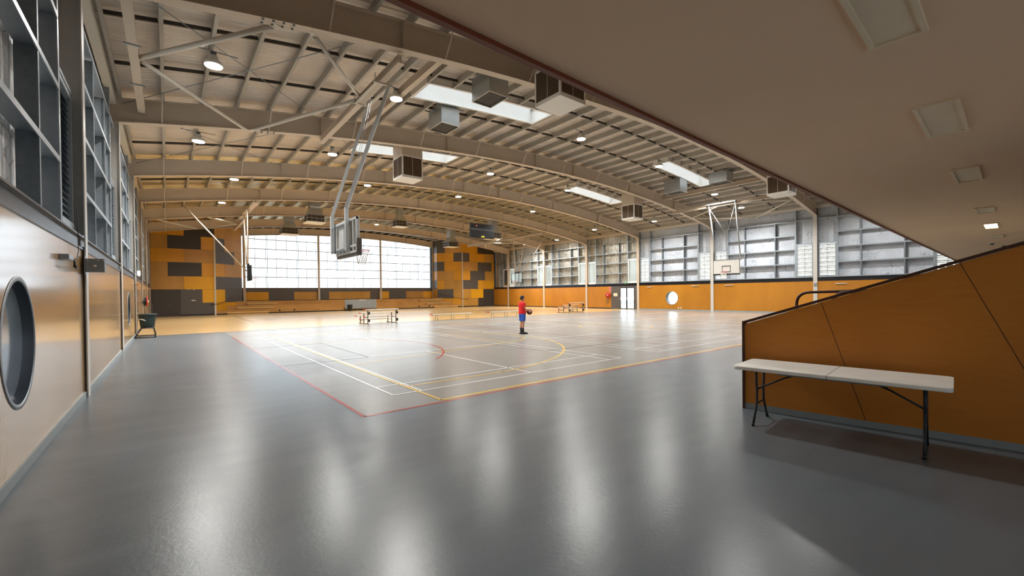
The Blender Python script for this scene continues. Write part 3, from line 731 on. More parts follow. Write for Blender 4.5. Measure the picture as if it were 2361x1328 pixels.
# thin tie rods crossing each bay
xr = [(-1, 4.8, 1, 'over the winch wall side', 2), (-1, 4.8, 2, 'over the winch wall side', 2), (4.9, 10.6, 2, 'inward of winch side', 1), (30.6, 36.5, 1, 'over the white backboard', 2), (30.6, 36.5, 2, 'on the round window side', 2),
      (24.9, 30.6, 2, 'inward of window side', 1), (24.9, 30.6, 3, 'inward of door side', 1), (30.6, 36.5, 3, 'over the glass door', 2), (4.9, 10.6, 3, 'over the folded backboard side', 1), (-1, 4.8, 3, 'over the winch wall side', 1), (4.9, 10.6, 5, 'left of the air units', 2)]
for x0, x1, k, lab, n in xr:
    t = thing('cross_bracing', 'thin steel tie rods, %s roof bay after the first beam, %s' % (ORD[k-1], lab), 'tie rods', (0, 0, 0), 0, 'roof tie rods')
    y0, y1 = FY[k]+.16, FY[k+1]-.16
    part('rod', MB().tube([(x0, y0, zb(x0)+.6), (x1, y1, zb(x1)+.6)], .012, 5), galv, t)
    if n > 1: part('rod', MB().tube([(x1, y0, zb(x1)+.56), (x0, y1, zb(x0)+.56)], .012, 5), galv, t)

# ================================================================== LAMPS
def hung_lamp(proto, x, y, lab):
    global lamp0
    z = zb(x)+.35; L = zr(x)-.25-z
    if proto is None:
        t = thing('high_bay_lamp', lab, 'ceiling lamp', (x, y, z), 0, 'high-bay lamps')
        part('housing', MB().lathe([(.215, 0), (.22, .02), (.2, .1), (.12, .16), (.1, .26), (.06, .28)], seg=24), white, t)
        part('driver_box', MB().bbox(-.07, .07, -.05, .05, .28, .37), galv_dark, t)
        part('lens', MB().lathe([(.2, -.012), (.205, .004)], seg=24), lamp_e, t)
        part('suspension_rod', MB().tube([(0, 0, .37), (0, 0, .39)], .01, 6), galv, t)
        part('purlin_bracket', MB().box(-.56, .56, -.02, .02, .375, .39), galv_dark, t)
        return t
    t = dup(proto, (x, y, z), lab); return t
LP = [(1.05, 13.9, 'nearest the gallery over the winch wall'), (6.35, 14.25, 'just beyond the near hoop frame'), (15.75, 14.1, 'between the two near skylights, alone in the first bay'), (22.6, 14.2, 'at the near end of the smaller near skylight'), (29.95, 14.5, 'right above the white backboard poles'), (33.8, 14.35, 'between the white backboard poles and the wall'),
      (1.05, 21.0, 'second from the gallery along the winch wall'), (6.35, 21.7, 'seen over the near hoop pole, by the second skylight'), (15.75, 21.6, 'in the middle of the second bay'), (22.55, 21.5, 'at the near end of the skylight in the second bay'), (33.8, 21.75, 'in the second bay, close to the wall with the round window'),
      (2.95, 27.9, 'third along the winch wall'), (10.35, 27.9, 'third bay, above the folded backboard'), (17.5, 28.2, 'third bay, in the middle'), (25.2, 28.3, 'third bay, above the scoreboard end'), (33.5, 28.35, 'third bay, above the glass door'),
      (3.0, 35.3, 'fourth bay, above the orange and grey end boards'), (34.95, 35.15, 'fourth bay, by the wall past the bleachers'),
      (3.0, 40.7, 'fifth bay, lowest in view over the orange and grey end boards'), (17.5, 39.7, 'fifth bay, in the middle above the glazing'), (31.5, 41.8, 'far corner, left of the far hoop poles'), (34.8, 40.6, 'far corner, right behind the far hoop poles'), (17.35, 44.3, 'sixth bay, last in the middle row')]
lamp0 = None
for x, y, lab in LP:
    t = hung_lamp(lamp0, x, y, 'bright round high-bay lamp, ' + lab)
    lamp0 = lamp0 or t
    l = bpy.data.lights.new('lamp_light', 'AREA'); l.shape = 'DISK'; l.size = .4; l.energy = LAMPW; l.color = (1, .985, .955); l.spread = math.radians(150)
    o = bpy.data.objects.new('lamp_light', l); COL.objects.link(o); o.parent = t; o.location = (0, 0, -.02)

# unseen lamps added in the bay over the gallery edge to light the foreground
for x in (6.35, 15.75, 22.6, 29.95, 33.8):
    z = zb(x)+.35; part('added_lamp_fitting', MB().lathe([(.2, -.012), (.22, .0), (.22, .02), (.2, .1), (.12, .16), (.1, .26), (.06, .28)], (x, 6.8, z), 24).tube([(x, 6.8, z+.28), (x, 6.8, zr(x)-.02)], .012, 6), white, ceil)
    l = bpy.data.lights.new('lamp_light', 'AREA'); l.shape = 'DISK'; l.size = .4; l.energy = LAMPW; l.color = (1, .985, .955); l.spread = math.radians(150)
    o = bpy.data.objects.new('lamp_light', l); COL.objects.link(o); o.location = (x, 6.8, z-.02)

# ================================================================== AIR UNITS UNDER THE ROOF
def cooler(x, y, z, ztop, lab, proto=None):
    """white framed box with brown mesh panels on a pale drop duct; (x, y) = near corner"""
    t = thing('evaporative_cooler_outlet', lab, 'air outlet', (x, y, z), 0, 'boxed air outlets with brown grilles'); S = 1.1; Hh = 1.05; f = .06
    fr = MB()
    for a in (0, S-f):
        for b in (0, S-f): fr.box(a, a+f, b, b+f, 0, Hh)
    for zz in (.04, Hh-.05):
        fr.box(0, S, 0, f*.6, zz, zz+f); fr.box(0, S, S-f*.6, S, zz, zz+f); fr.box(0, f*.6, 0, S, zz, zz+f); fr.box(S-f*.6, S, 0, S, zz, zz+f)
    part('frame', fr, white, t)
    for a, b, c, d in ((f, S-f, .015, .03), (f, S-f, S-.03, S-.015), (.015, .03, f, S-f), (S-.03, S-.015, f, S-f)):
        g = part('grille', MB().box(a, b, c, d, .09, Hh-.04), brown_grille, t)
        mb = MB()
        if b-a > .5: mb.box((a+b)/2-.008, (a+b)/2+.008, c-.008, d+.008, .09, Hh-.04)
        else: mb.box(a-.008, b+.008, (c+d)/2-.008, (c+d)/2+.008, .09, Hh-.04)
        part('centre_bar', mb, offwhite, g)
    part('base_panel', MB().bbox(0, S, 0, S, -.02, .04, .01), white, t)
    part('drop_duct', MB().box(.01, S-.01, .01, S-.01, Hh-.02, ztop-z), beam_cream, t)
cooler(9.0, 8.85, 7.5, 9.3, 'white air outlet box with brown grilles, half hidden by gallery edge beside largest skylight')
cooler(9.0, 19.6, 7.5, 9.28, 'white air outlet box with brown grilles, overlapping the second largest skylight')
cooler(26.5, 18.7, 7.12, 9.05, 'white air outlet box with brown grilles, just beyond the second roof beam, in mid roof')
cooler(26.3, 8.7, 7.05, 9.2, 'white air outlet box with brown grilles, cut by gallery edge above the white backboard')
def silver_box(x, y, z, sx, sy, ztop, lab):
    t = thing('exhaust_duct_box', lab, 'duct', (x, y, z), 0, 'silver duct boxes'); Hh = ztop-z
    part('housing', MB().box(0, .01, 0, sy, .0, Hh).box(sx-.01, sx, 0, sy, 0, Hh).box(0, sx, 0, .01, 0, Hh).box(0, sx, sy-.01, sy, 0, Hh).box(0, sx, 0, sy, Hh-.02, Hh), duct, t)
    part('grille', MB().box(.02, sx-.02, .02, sy-.02, .03, .045), dark_grille, t)
    part('grille_frame', MB().box(-.008, sx+.008, -.008, .02, -.01, .02).box(-.008, sx+.008, sy-.02, sy+.008, -.01, .02).box(-.008, .02, 0, sy, -.01, .02).box(sx-.02, sx+.008, 0, sy, -.01, .02), offwhite, t)
    part('support_angle', MB().box(-.25, sx+.25, .06, .1, Hh-.1, Hh-.06).box(-.25, sx+.25, sy-.1, sy-.06, Hh-.1, Hh-.06), galv_dark, t)
silver_box(8.49, 11.64, 8.5, .81, 1.05, 9.3, 'silver duct box with dark underside grille, hanging across the largest skylight')
silver_box(8.51, 14.88, 8.5, .82, 1.05, 9.3, 'silver duct box with dark underside grille, between largest skylight and second roof beam')
silver_box(26.65, 12.15, 8.47, .88, 1.1, 9.15, 'silver duct box at the end of the skylight nearest the white backboard')
silver_box(26.3, 15.0, 8.35, .88, 1.15, 9.2, 'silver duct box between second roof beam and the skylight nearest the white backboard')
def hanging_unit(x, y, z, ztop, lab, s=1.3):
    t = thing('air_handling_unit', lab, 'air unit', (x, y, z), 0, 'caged air units with galvanised drop ducts'); h = .5
    part('housing', MB().box(.1, s-.1, .1, s-.1, .05, h), brown_grille, t)
    cg = MB()
    for a in (0, s):
        for b in (0, s): cg.bar((a, b, 0), (a, b, h+.03), .035, .035)
    for zz in (0, h*.5, h):
        for p, q in (((0, 0), (s, 0)), ((s, 0), (s, s)), ((s, s), (0, s)), ((0, s), (0, 0))): cg.bar((*p, zz), (*q, zz), .03, .03)
    for i in range(1, 4): cg.bar((s*i/4, 0, 0), (s*i/4, 0, h), .015, .015); cg.bar((0, s*i/4, 0), (0, s*i/4, h), .015, .015)
    part('guard_cage', cg, galv, t)
    part('drip_tray', MB().box(-.02, s+.02, -.02, s+.02, -.03, .0), white, t)
    du = MB(); a, b = .12, s-.12; c, d = .3, s-.3; zt = zr(x+s/2)-.262-z; zm = h+.55
    v = [(a, a, h), (b, a, h), (b, b, h), (a, b, h), (c, c, zm), (d, c, zm), (d, d, zm), (c, d, zm), (c, c, zt), (d, c, zt), (d, d, zt), (c, d, zt)]
    du.add(v, [(i, (i+1) % 4, 4+(i+1) % 4, 4+i) for i in range(4)]+[(4+i, 4+(i+1) % 4, 8+(i+1) % 4, 8+i) for i in range(4)]+[(8, 9, 10, 11)])
    part('drop_duct', du, duct, t)
hanging_unit(7.95, 33.4, 7.15, 9.25, 'caged air unit with galvanised duct, directly left of the near folded backboard')
hanging_unit(7.6, 40.1, 7.02, 9.2, 'caged air unit with a white tray, low over the left part of the glazing')
hanging_unit(24.3, 41.2, 7.05, 9.45, 'caged air unit over the right end of the glazing')
hanging_unit(24.0, 32.9, 7.05, 9.5, 'caged air unit right beside the hanging scoreboard')
hanging_unit(16.0, 36.2, 7.9, 9.8, 'caged air unit high up over the centre of the glazing', 1.1)

# ================================================================== HOOPS
def net_rim(t, x, y, z, s, ringmat):
    rg = MB(); rg.tube([(x+.225*math.cos(a), y+.225*math.sin(a), z) for a in [2*math.pi*i/24 for i in range(24)]], .011, 6, closed=True)
    rg.bar((x-s*.4, y, z-.03), (x-s*.21, y, z-.01), .12, .05); rg.bar((x-s*.38, y, z-.1), (x-s*.2, y, z-.01), .02, .02)
    r = part('rim', rg, ringmat, t); nt = MB(); K = 12
    R = [(.22, 0), (.19, -.09), (.16, -.19), (.13, -.29), (.12, -.42)]
    for k in range(K):
        for i in range(4):
            a0 = 2*math.pi*(k+.5*(i % 2))/K
            for e in (.5, -.5):
                a1 = a0+2*math.pi*e/K; p, q = R[i], R[i+1]
                nt.bar((x+p[0]*math.cos(a0), y+p[0]*math.sin(a0), z+p[1]), (x+q[0]*math.cos(a1), y+q[0]*math.sin(a1), z+q[1]), .009, .009)
    part('net', nt, white, r)
# near hoop: seen from behind, hanging from a bracket under the first strut
t = thing('basketball_hoop', 'large ceiling-hung basketball hoop seen from behind, grey frame and padded lower edge', 'basketball hoop', (0, 0, 0), 0, 'ceiling-hung basketball hoops')
bx, y0, y1, z0, z1 = 4.13, 11.85, 13.66, 2.88, 3.9
part('backboard', MB().bbox(bx, bx+.035, y0, y1, z0, z1, .01), offwhite, t)
fm = MB()
for y in (y0+.03, y0+.3, y0+.62, y0+.9, y0+1.2, y0+1.5, y1-.03): fm.box(bx-.06, bx-.005, y-.03, y+.03, z0+.02, z1-.02)
for z in (z0+.05, z0+.22, z1-.05): fm.box(bx-.07, bx-.005, y0, y1, z-.03, z+.03)
fm.box(bx-.1, bx-.06, y0+.95, y0+1.35, z0+.2, z1-.1)
part('back_frame', fm, pole_m, t)
part('edge_pad', MB().bbox(bx-.05, bx+.07, y0-.02, y1+.02, z0-.06, z0+.02, .02).bbox(bx-.05, bx+.07, y0-.06, y0+.0, z0-.06, z0+.42, .02), grey_panel, t)
fp = MB()
for a, b in (((5.09, 13.58, 7.72), (4.0, 13.8, 4.15)), ((5.07, 11.86, 7.72), (4.0, 12.45, 4.2))):
    p = part('pole', MB().bar(a, b, .09, .09).bar(b, (b[0], b[1], 3.0), .09, .09), pole_m, t)
    fp.bar((b[0], b[1], 3.1), (bx-.06, b[1], 3.1), .05, .05); fp.bar((b[0], b[1], 3.75), (bx-.06, b[1], 3.75), .05, .05)
fp.bar((3.99, 13.8, 3.02), (3.99, 12.45, 3.02), .05, .06); fp.bar((3.99, 13.8, 3.75), (3.99, 12.45, 3.75), .04, .04)
fp.bar((3.93, 13.3, 2.95), (3.93, 13.3, 3.85), .04, .04)
part('link_bars', fp, galv, t)
br = MB().box(4.62, 5.14, 13.52, 13.6, 7.72, 7.76).box(4.62, 5.14, 11.82, 11.9, 7.72, 7.76).box(5.06, 5.14, 11.82, 13.6, 7.72, 7.77).box(4.66, 4.74, 11.82, 13.6, 7.72, 7.75)
for y in (11.86, 13.56): br.tube([(4.66, y, 7.74), (4.66, y, 8.0)], .012, 6); br.tube([(5.0, y, 7.74), (5.0, y, 8.0)], .012, 6)
part('ceiling_bracket', br, offwhite, t)
part('hoist_cable', MB().tube([(4.9, 12.9, 7.72), (4.1, 12.9, 3.9)], .006, 4).tube([(4.9, 12.7, 7.72), (4.1, 12.7, 3.9)], .006, 4), galv, t)
net_rim(t, bx+.4, 12.75, 3.05, 1, red)
# white backboard on the far side of the near court
t = thing('basketball_hoop', 'ceiling-hung basketball hoop with a white backboard and black target square', 'basketball hoop', (0, 0, 0), 0, 'ceiling-hung basketball hoops')
bx, y0, y1, z0, z1 = 30.3, 12.98, 14.8, 2.9, 3.92; yc = (y0+y1)/2
b_ = part('backboard', MB().bbox(bx, bx+.04, y0, y1, z0, z1, .008), white, t)
mk = MB(); f = .05
mk.box(bx-.006, bx, y0, y1, z0, z0+f); mk.box(bx-.006, bx, y0, y1, z1-f*.5, z1); mk.box(bx-.006, bx, y0, y0+f*.6, z0, z1); mk.box(bx-.006, bx, y1-f*.6, y1, z0, z1)
for a, c in ((z0+.15, z0+.2), (z0+.55, z0+.6)): mk.box(bx-.006, bx, yc-.3, yc+.3, a, c)
for a in (yc-.3, yc+.26): mk.box(bx-.006, bx, a, a+.04, z0+.15, z0+.6)
part('target_marking', mk, black, b_)
part('edge_pad', MB().bbox(bx-.02, bx+.07, y0-.02, y1+.02, z0-.05, z0, .01), black, t)
for p, q in (((30.5, 15.2, 7.95), (30.42, 14.62, 3.85)), ((30.5, 13.35, 7.95), (30.42, 12.98, 3.85))): part('pole', MB().tube([p, q], .045, 10), duct, t)
part('stay', MB().tube([(30.5, 15.1, 7.6), (30.42, 13.9, 5.6)], .018, 6).tube([(30.5, 13.4, 7.6), (30.42, 13.9, 5.6)], .018, 6).tube([(30.42, 14.6, 3.9), (30.42, 13.0, 3.9)], .02, 6), duct, t)
part('ceiling_bracket', MB().box(30.42, 30.66, 13.3, 15.3, 7.9, 7.98), duct, t)
net_rim(t, bx-.4, yc, 3.05, -1, red)
# far hoops
def far_hoop(bx, yc, s, lab, top_x, extra):
    t = thing('basketball_hoop', lab, 'basketball hoop', (0, 0, 0), 0, 'ceiling-hung basketball hoops')
    part('backboard', MB().bbox(bx, bx+.02, yc-.9, yc+.9, 2.9, 3.95, .005), bbglass, t)
    e = MB(); f = .03
    e.box(bx-.02, bx+.04, yc-.92, yc+.92, 3.93, 3.96); e.box(bx-.03, bx+.05, yc-.94, yc+.94, 2.86, 2.93)
    for y in (yc-.92, yc+.9): e.box(bx-.03, bx+.05, y-.02, y+.04, 2.88, 3.3); e.box(bx-.02, bx+.04, y, y+.02, 3.3, 3.95)
    part('edge_pad', e, black, t)
    part('back_frame', MB().box(bx-s*.1, bx-s*.02, yc-.35, yc-.27, 2.9, 4.1).box(bx-s*.1, bx-s*.02, yc+.27, yc+.35, 2.9, 4.1).box(bx-s*.1, bx-s*.04, yc-.4, yc+.4, 3.95, 4.05), black, t)
    pl_ = [((top_x, yc-1.0, 7.85), (bx-s*.12, yc-.3, 4.05)), ((top_x, yc+1.0, 7.85), (bx-s*.12, yc+.3, 4.05))]+extra
    for a, b in pl_: part('pole', MB().tube([a, b], .045, 8), beam_cream, t)
    part('ceiling_bracket', MB().box(top_x-.1, top_x+.1, yc-1.1, yc+1.1, 7.8, 7.86), beam_cream, t)
    net_rim(t, bx+s*.4, yc, 3.05, s, red)
far_hoop(4.65, 36.1, 1, 'far basketball hoop seen edge-on against the left end of the glazing', 4.5, [((.9, 36.1, 7.9), (4.5, 36.1, 3.55))])
far_hoop(29.6, 35.95, -1, 'far basketball hoop with clear backboard on cream poles near the far corner', 29.9, [((33.2, 35.95, 7.4), (29.75, 35.95, 3.4))])
for x, n in ((4.65, 'left of the glazing'), (30.2, 'above the clear backboard')):
    t = thing('roof_strut', 'cream steel strut between two roof beams, holding the far hoop ' + n, 'strut', (0, 0, 0), 0, 'roof struts')
    part('web', MB().box(x-.006, x+.006, FY[4]+.02, FY[5]-.02, 7.87, 8.05), beam_cream, t)
    part('flange', MB().box(x-.15, x+.15, FY[4]+.02, FY[5]-.02, 7.86, 7.872), beam_cream, t)

# ================================================================== SCOREBOARD
t = thing('scoreboard', 'black electronic scoreboard hung on cables from the roof', 'scoreboard', (20.1, 30.5, 6.55))
part('cabinet', MB().bbox(0, 2.5, 0, .16, 0, 1.22, .01), black, t)
part('face', MB().box(.04, 2.46, -.012, 0, .04, 1.18), M_plain('scoreboard_face', '#1b1d22', .35), t)
part('stripe', MB().box(.05, 2.45, -.018, -.012, .66, .8), M_plain('scoreboard_stripe', '#3d4046', .5), t)
part('yellow_plate', MB().box(1.1, 1.42, -.02, -.012, .06, .2), M_plain('yellow_plate', '#d8cf3a', .5), t)
part('red_mark', MB().box(.55, .66, -.02, -.012, .95, 1.12), M_plain('faint_red_mark', '#c86a60', .5), t)
for x in (.02, .2, 2.3, 2.48): part('cable', MB().tube([(x, .08, 1.2), (x, .08, zr(20.1+x)-6.55-.03)], .008, 5), galv_dark, t)

# ================================================================== STAIR PARTITION, HANDRAILS, SOFFIT FITTINGS
pd = Vector((.364, -2.603, 0)).normalized(); pn = Vector((-pd.y, pd.x, 0)); po = Vector((6.54, 2.74, 0)); LP_ = 6.0
def ptop(s): return min(3.28, 1.225+.3515*s)
wp = struct('wall_stair')
sfl = (3.28-1.225)/.3515
part('plywood_face', MB().prism([(0, .08), (LP_+1.2, .08), (LP_+1.2, 3.28), (sfl, 3.28), (0, 1.225)], po, pd, (0, 0, 1), pn*.1), ply_stair, wp)
cap_ = MB().prism([(-.03, 1.225), (sfl, 3.28), (sfl, 3.31), (-.03, 1.262)], po-pn*.02, pd, (0, 0, 1), pn*.14)
cap_.prism([(-.03, 0), (0, 0), (0, 1.25), (-.03, 1.25)], po-pn*.02, pd, (0, 0, 1), pn*.14)
part('capping', cap_, capm, wp)
part('skirting', MB().prism([(0, 0), (LP_+1.2, 0), (LP_+1.2, .08), (0, .08)], po-pn*.008, pd, (0, 0, 1), pn*.12), skirt_g, wp)
sm_ = MB()
for s0, s1, z0, z1 in ((.91, 1.36, ptop(.91), .08), (2.17, 2.95, ptop(2.17), .08), (3.4, 4.3, ptop(3.4), .08)):
    a = po+pd*s0-pn*.0015; b = po+pd*s1-pn*.0015; sm_.bar((a.x, a.y, z0), (b.x, b.y, z1), .002, .006, up=pd)
part('panel_seam', sm_, capm, wp)
# stair steps behind the partition
stp = MB()
for i in range(12): stp.prism([(.25+.3*i, 0), (LP_, 0), (LP_, .17*(i+1)), (.25+.3*i, .17*(i+1))], po+pn*.1, pd, (0, 0, 1), pn*1.5)
part('stair_flight', stp, dark_panel, wp)
def curve_pts(a, c, b, n=7):
    return [tuple((1-t)**2*Vector(a)+2*t*(1-t)*Vector(c)+t*t*Vector(b)) for t in [i/n for i in range(n+1)]]
for k, (x, yb, zt, lab) in enumerate(((7.9, 2.51, 1.675, 'dark bent pipe handrail behind the brown partition, the one with the tall open bend'), (7.25, 1.87, 1.675, 'dark bent pipe handrail behind the brown partition, its bend mostly hidden'))):
    t = thing('handrail', lab, 'handrail', (0, 0, 0), 0, 'stair handrails')
    bot = .17*4 if k else 0.0
    part('rail_pipe', MB().tube([(x, yb, bot), (x, yb, zt-.2)]+curve_pts((x, yb, zt-.2), (x, yb, zt), (x, yb-.2, zt))+[(x, yb-1.0, zt+.02), (x, yb-1.2, zt+.05), (x, -1.0, zt+1.0)], .022, 10), capm, t)
    part('flange_plate', MB().lathe([(.05, 0), (.05, .008), (.025, .01)], (x, yb, bot), 14), capm, t)
tro_w = M_plain('yellowed_diffuser', '#f0dcbc', .5)
def troffer(x0, x1, y0, y1, lab, lit=False):
    t = thing('ceiling_light', lab, 'ceiling light', ((x0+x1)/2, (y0+y1)/2, 3.3), math.radians(1.6), 'lights under the gallery'); a, b = (x1-x0)/2, (y1-y0)/2; f = .028
    part('frame', MB().box(-a, a, -b, -b+f, -.02, .0).box(-a, a, b-f, b, -.02, 0).box(-a, -a+f, -b, b, -.02, 0).box(a-f, a, -b, b, -.02, 0), tro_w, t)
    part('diffuser', MB().box(-a+f, a-f, -b+f, b-f, -.006, 0), troffer_e if lit else tro_w, t)
    if lit:
        l = bpy.data.lights.new('fitting_light', 'AREA'); l.shape = 'RECTANGLE'; l.size = x1-x0-.1; l.size_y = y1-y0-.06; l.energy = 110; l.color = (1, .75, .45)
        o = bpy.data.objects.new('fitting_light', l); COL.objects.link(o); o.parent = t; o.location = (0, 0, -.03)
for i, (x0, x1, y0, y1, lab, lit) in enumerate(((2.42, 3.65, .43, .71, 'unlit rectangular light in the gallery soffit, largest, cut by the top of the view', False), (5.14, 6.25, .46, .755, 'unlit rectangular light in the gallery soffit, second largest, whole', False),
        (8.22, 9.27, .55, .82, 'unlit rectangular light in the gallery soffit, third from the largest', False), (12.5, 13.45, .635, .9, 'unlit rectangular light in the gallery soffit, just before the lit one', False),
        (15.7, 16.97, .72, 1.0, 'glowing yellow rectangular light in the gallery soffit, the only lit one', True), (19.3, 20.5, .79, 1.07, 'unlit rectangular light in the gallery soffit, just past the lit one', False))):
    troffer(x0, x1, y0, y1, lab, lit)
for x, y, lab in ((22.6, 1.17, 'first'), (24.2, .95, 'last')):
    t = thing('smoke_detector', 'small round detector under the gallery soffit, %s of the two past the lights' % lab, 'smoke detector', (x, y, 3.3), 0, 'soffit detectors')
    part('base', MB().lathe([(.08, 0), (.08, -.02), (.06, -.03)], seg=16), offwhite, t); part('sensor_head', MB().lathe([(.05, -.03), (.045, -.06), (.02, -.065)], seg=16), dark_grille, t)

# ================================================================== FOLDING TABLE
t = thing('folding_table', 'long folding table with stained white plastic top and dark metal legs before the brown partition', 'table', (6.1, 1.56, 0), math.radians(5.2))
W2, L2, H0 = .41, .985, .755
def round_rect(w, l, r, n=6):
    p = []
    for cx, cy, a0 in ((w-r, l-r, 0), (-w+r, l-r, 90), (-w+r, -l+r, 180), (w-r, -l+r, 270)):
        for i in range(n+1): a = math.radians(a0+90*i/n); p.append((cx+r*math.cos(a), cy+r*math.sin(a)))
    return p
def slab(ya, yb):
    mb = MB(); r = .06; n = 6; pts = []
    if ya < 0: base = [(W2-r, ya+r, 270), (-W2+r, ya+r, 180)]
    out = []
    if ya < -.5: corners = [((-W2+r, ya+r), 180), ((W2-r, ya+r), 270)]; tail = [(W2, yb), (-W2, yb)]
    else: corners = [((W2-r, yb-r), 0), ((-W2+r, yb-r), 90)]; tail = [(-W2, ya), (W2, ya)]
    for (cx, cy), a0 in corners:
        for i in range(n+1): a = math.radians(a0+90*i/n); out.append((cx+r*math.cos(a), cy+r*math.sin(a)))
    out += tail; nn = len(out)
    cx = sum(p[0] for p in out)/nn; cy = sum(p[1] for p in out)/nn
    def ring(k, z): return [(cx+(p[0]-cx)*(1-k/W2), cy+(p[1]-cy)*(1-k/L2*1.0), z) for p in out]
    rs = [ring(.012, H0-.045), ring(0, H0-.038), ring(0, H0-.008), ring(.004, H0)]
    v = [p for q in rs for p in q]; f = [tuple(range(nn-1, -1, -1)), tuple(range(3*nn, 4*nn))]
    for k in range(3):
        for i in range(nn): f.append((k*nn+i, k*nn+(i+1) % nn, (k+1)*nn+(i+1) % nn, (k+1)*nn+i))
    mb.add(v, f); return mb
part('tabletop', slab(-L2, -.003), tablem, t); part('tabletop', slab(.003, L2), tablem, t)
for sy in (1, -1):
    y = sy*.78; lg = []
    for sx in (-1, 1):
        g = MB().tube([(sx*.16, y, H0-.05), (sx*.15, y, .50), (sx*.13, y, .44), (sx*.14, y, .27), (sx*.18, y, .19), (sx*.29, y, .012)], .0145, 8)
        o = part('leg', g, black, t); part('foot_cap', MB().lathe([(.017, 0), (.017, .03), (.014, .035)], (sx*.292, y, 0), 10), black, o)
    part('cross_bar', MB().tube([(-.13, y, .44), (.13, y, .44)], .012, 8), black, t); part('cross_bar', MB().tube([(-.15, y, .26), (.15, y, .26)], .010, 8), black, t); part('top_bar', MB().tube([(-.33, y, H0-.055), (.33, y, H0-.055)], .012, 8), black, t)
    part('folding_brace', MB().tube([(0, y, .44), (0, y-sy*.28, .60), (0, y-sy*.52, H0-.05)], .011, 8).bar((0, y-sy*.22, .565), (0, y-sy*.32, .625), .035, .012), black, t)
for xx in (-W2+.03, W2-.05): part('hinge_rail', MB().box(xx, xx+.02, -.5, .5, H0-.06, H0-.045), galv_dark, t)

# ================================================================== BLEACHER STEPS IN THE RECESS
nosing_m = M_plain('pale_step_nosing', '#e8c684', .4)
tr = thing('tiered_seating', 'built-in timber seating tiers stepping up below the end glazing', 'seating steps', (0, 0, 0))
TY = [YD, YD+.95, YD+1.9, YD+2.85]; TZ = [.41, .82, 1.24]
for i in range(3):
    e = TY[i]-YD; mb = MB()
    xa, xb_ = 3.62+e, 31.48-e
    y1 = TY[i+1] if i < 2 else YW-.1
    x2a, x2b = (3.62+min(y1-YD, 2.5)), (31.48-min(y1-YD, 2.5))
    z0 = TZ[i-1] if i else .1
    mb.add([(xa, TY[i], z0), (xb_, TY[i], z0), (xb_, TY[i], TZ[i]), (xa, TY[i], TZ[i])], [(0, 1, 2, 3)])
    mb.add([(xa, TY[i]-.02, TZ[i]), (xb_, TY[i]-.02, TZ[i]), (x2b, y1, TZ[i]), (x2a, y1, TZ[i]), (xa, TY[i]-.02, TZ[i]-.04), (xb_, TY[i]-.02, TZ[i]-.04), (x2b, y1, TZ[i]-.04), (x2a, y1, TZ[i]-.04)], [(0, 1, 2, 3), (4, 7, 6, 5), (0, 4, 5, 1), (1, 5, 6, 2), (2, 6, 7, 3), (3, 7, 4, 0)])
    part('tier', mb, ply_tier, tr)
part('skirting', MB().box(3.6, 31.5, YD-.025, YD, 0, .1), black, tr)
for nm_, xs0, sg in (('left', 4.5, 1), ('right', 30.6, -1)):
    for i in range(6):
        z = .205*(i+1); y = YD+.475*i; x0 = xs0+sg*(.475*i); w_ = 3.6-.2*i
        part('aisle_step', MB().box(x0, x0+sg*w_, y-.32, y+.3, z-.04 if i else z-.04, z).box(x0+sg*.05, x0+sg*(w_-.05), y-.28, y+.2, max(0, z-.205), z-.04), ply_tier, tr)
        part('step_nosing', MB().box(x0, x0+sg*w_, y-.335, y-.32, z-.06, z+.004), nosing_m, tr)
for x in (9.1, 10.5, 25.0, 26.4): part('floor_vent', MB().lathe([(.0, -.03), (.09, -.03), (.09, 0), (.05, -.0)], (x, YD-.01, .26), 14, 'y'), black, tr)
for nm_, a, b in (('left', (3.75, YD-.12+.1, 1.02), (6.05, YD+2.35, 1.95)), ('right', (31.35, YD-.1, 1.1), (29.1, YD+2.3, 1.85))):
    t = thing('handrail', 'thin dark wall handrail climbing beside the seating tiers, %s' % ('near the dark double door' if nm_ == 'left' else 'by the far corner boards'), 'handrail', (0, 0, 0), 0, 'seating handrails')
    A, B = Vector(a), Vector(b); n_ = Vector((q2, -q2, 0)) if nm_ == 'left' else Vector((-q2, -q2, 0)); A += n_*.09; B += n_*.09
    C0 = A+Vector((-.6, 0, 0)) if nm_ == 'left' else A+Vector((1.1, 0, .0))
    part('rail_pipe', MB().tube([C0, A, B], .025, 8), capm, t)
    for k in (.2, .55, .9):
        p = A.lerp(B, k); part('wall_bracket', MB().tube([p, p-Vector((0, 0, .06)), p-n_*.1-Vector((0, 0, .06))], .01, 5), capm, t)

# grey board leaning on the tiers, bin beside it
t = thing('grey_board', 'large blank grey board standing against the seating tiers', 'board', (0, 0, 0))
part('panel', MB().bbox(15.7, 19.35, YD-.24, YD-.18, .22, 1.25, .01), M_plain('pale_grey_board', '#8c9090', .5), t)
part('label_strip', MB().box(17.3, 18.1, YD-.245, YD-.24, 1.16, 1.24), offwhite, t)
part('base_frame', MB().bar((16.0, YD-.21, 0), (16.0, YD-.21, .25), .05, .05).bar((19.1, YD-.21, 0), (19.1, YD-.21, .25), .05, .05).bar((16.0, YD-.45, .02), (16.0, YD-.05, .02), .05, .04).bar((19.1, YD-.45, .02), (19.1, YD-.05, .02), .05, .04), galv_dark, t)
t = thing('rubbish_bin', 'small black bin standing in front of the grey board', 'bin', (16.0, YD-.95, 0))
part('body', MB().lathe([(.2, 0), (.22, .05), (.27, .6), (.27, .62), (.24, .62), (.2, .1)], seg=18), black, t)
part('lid', MB().lathe([(.29, .6), (.29, .66), (.2, .72), (.05, .74)], seg=18), black, t)

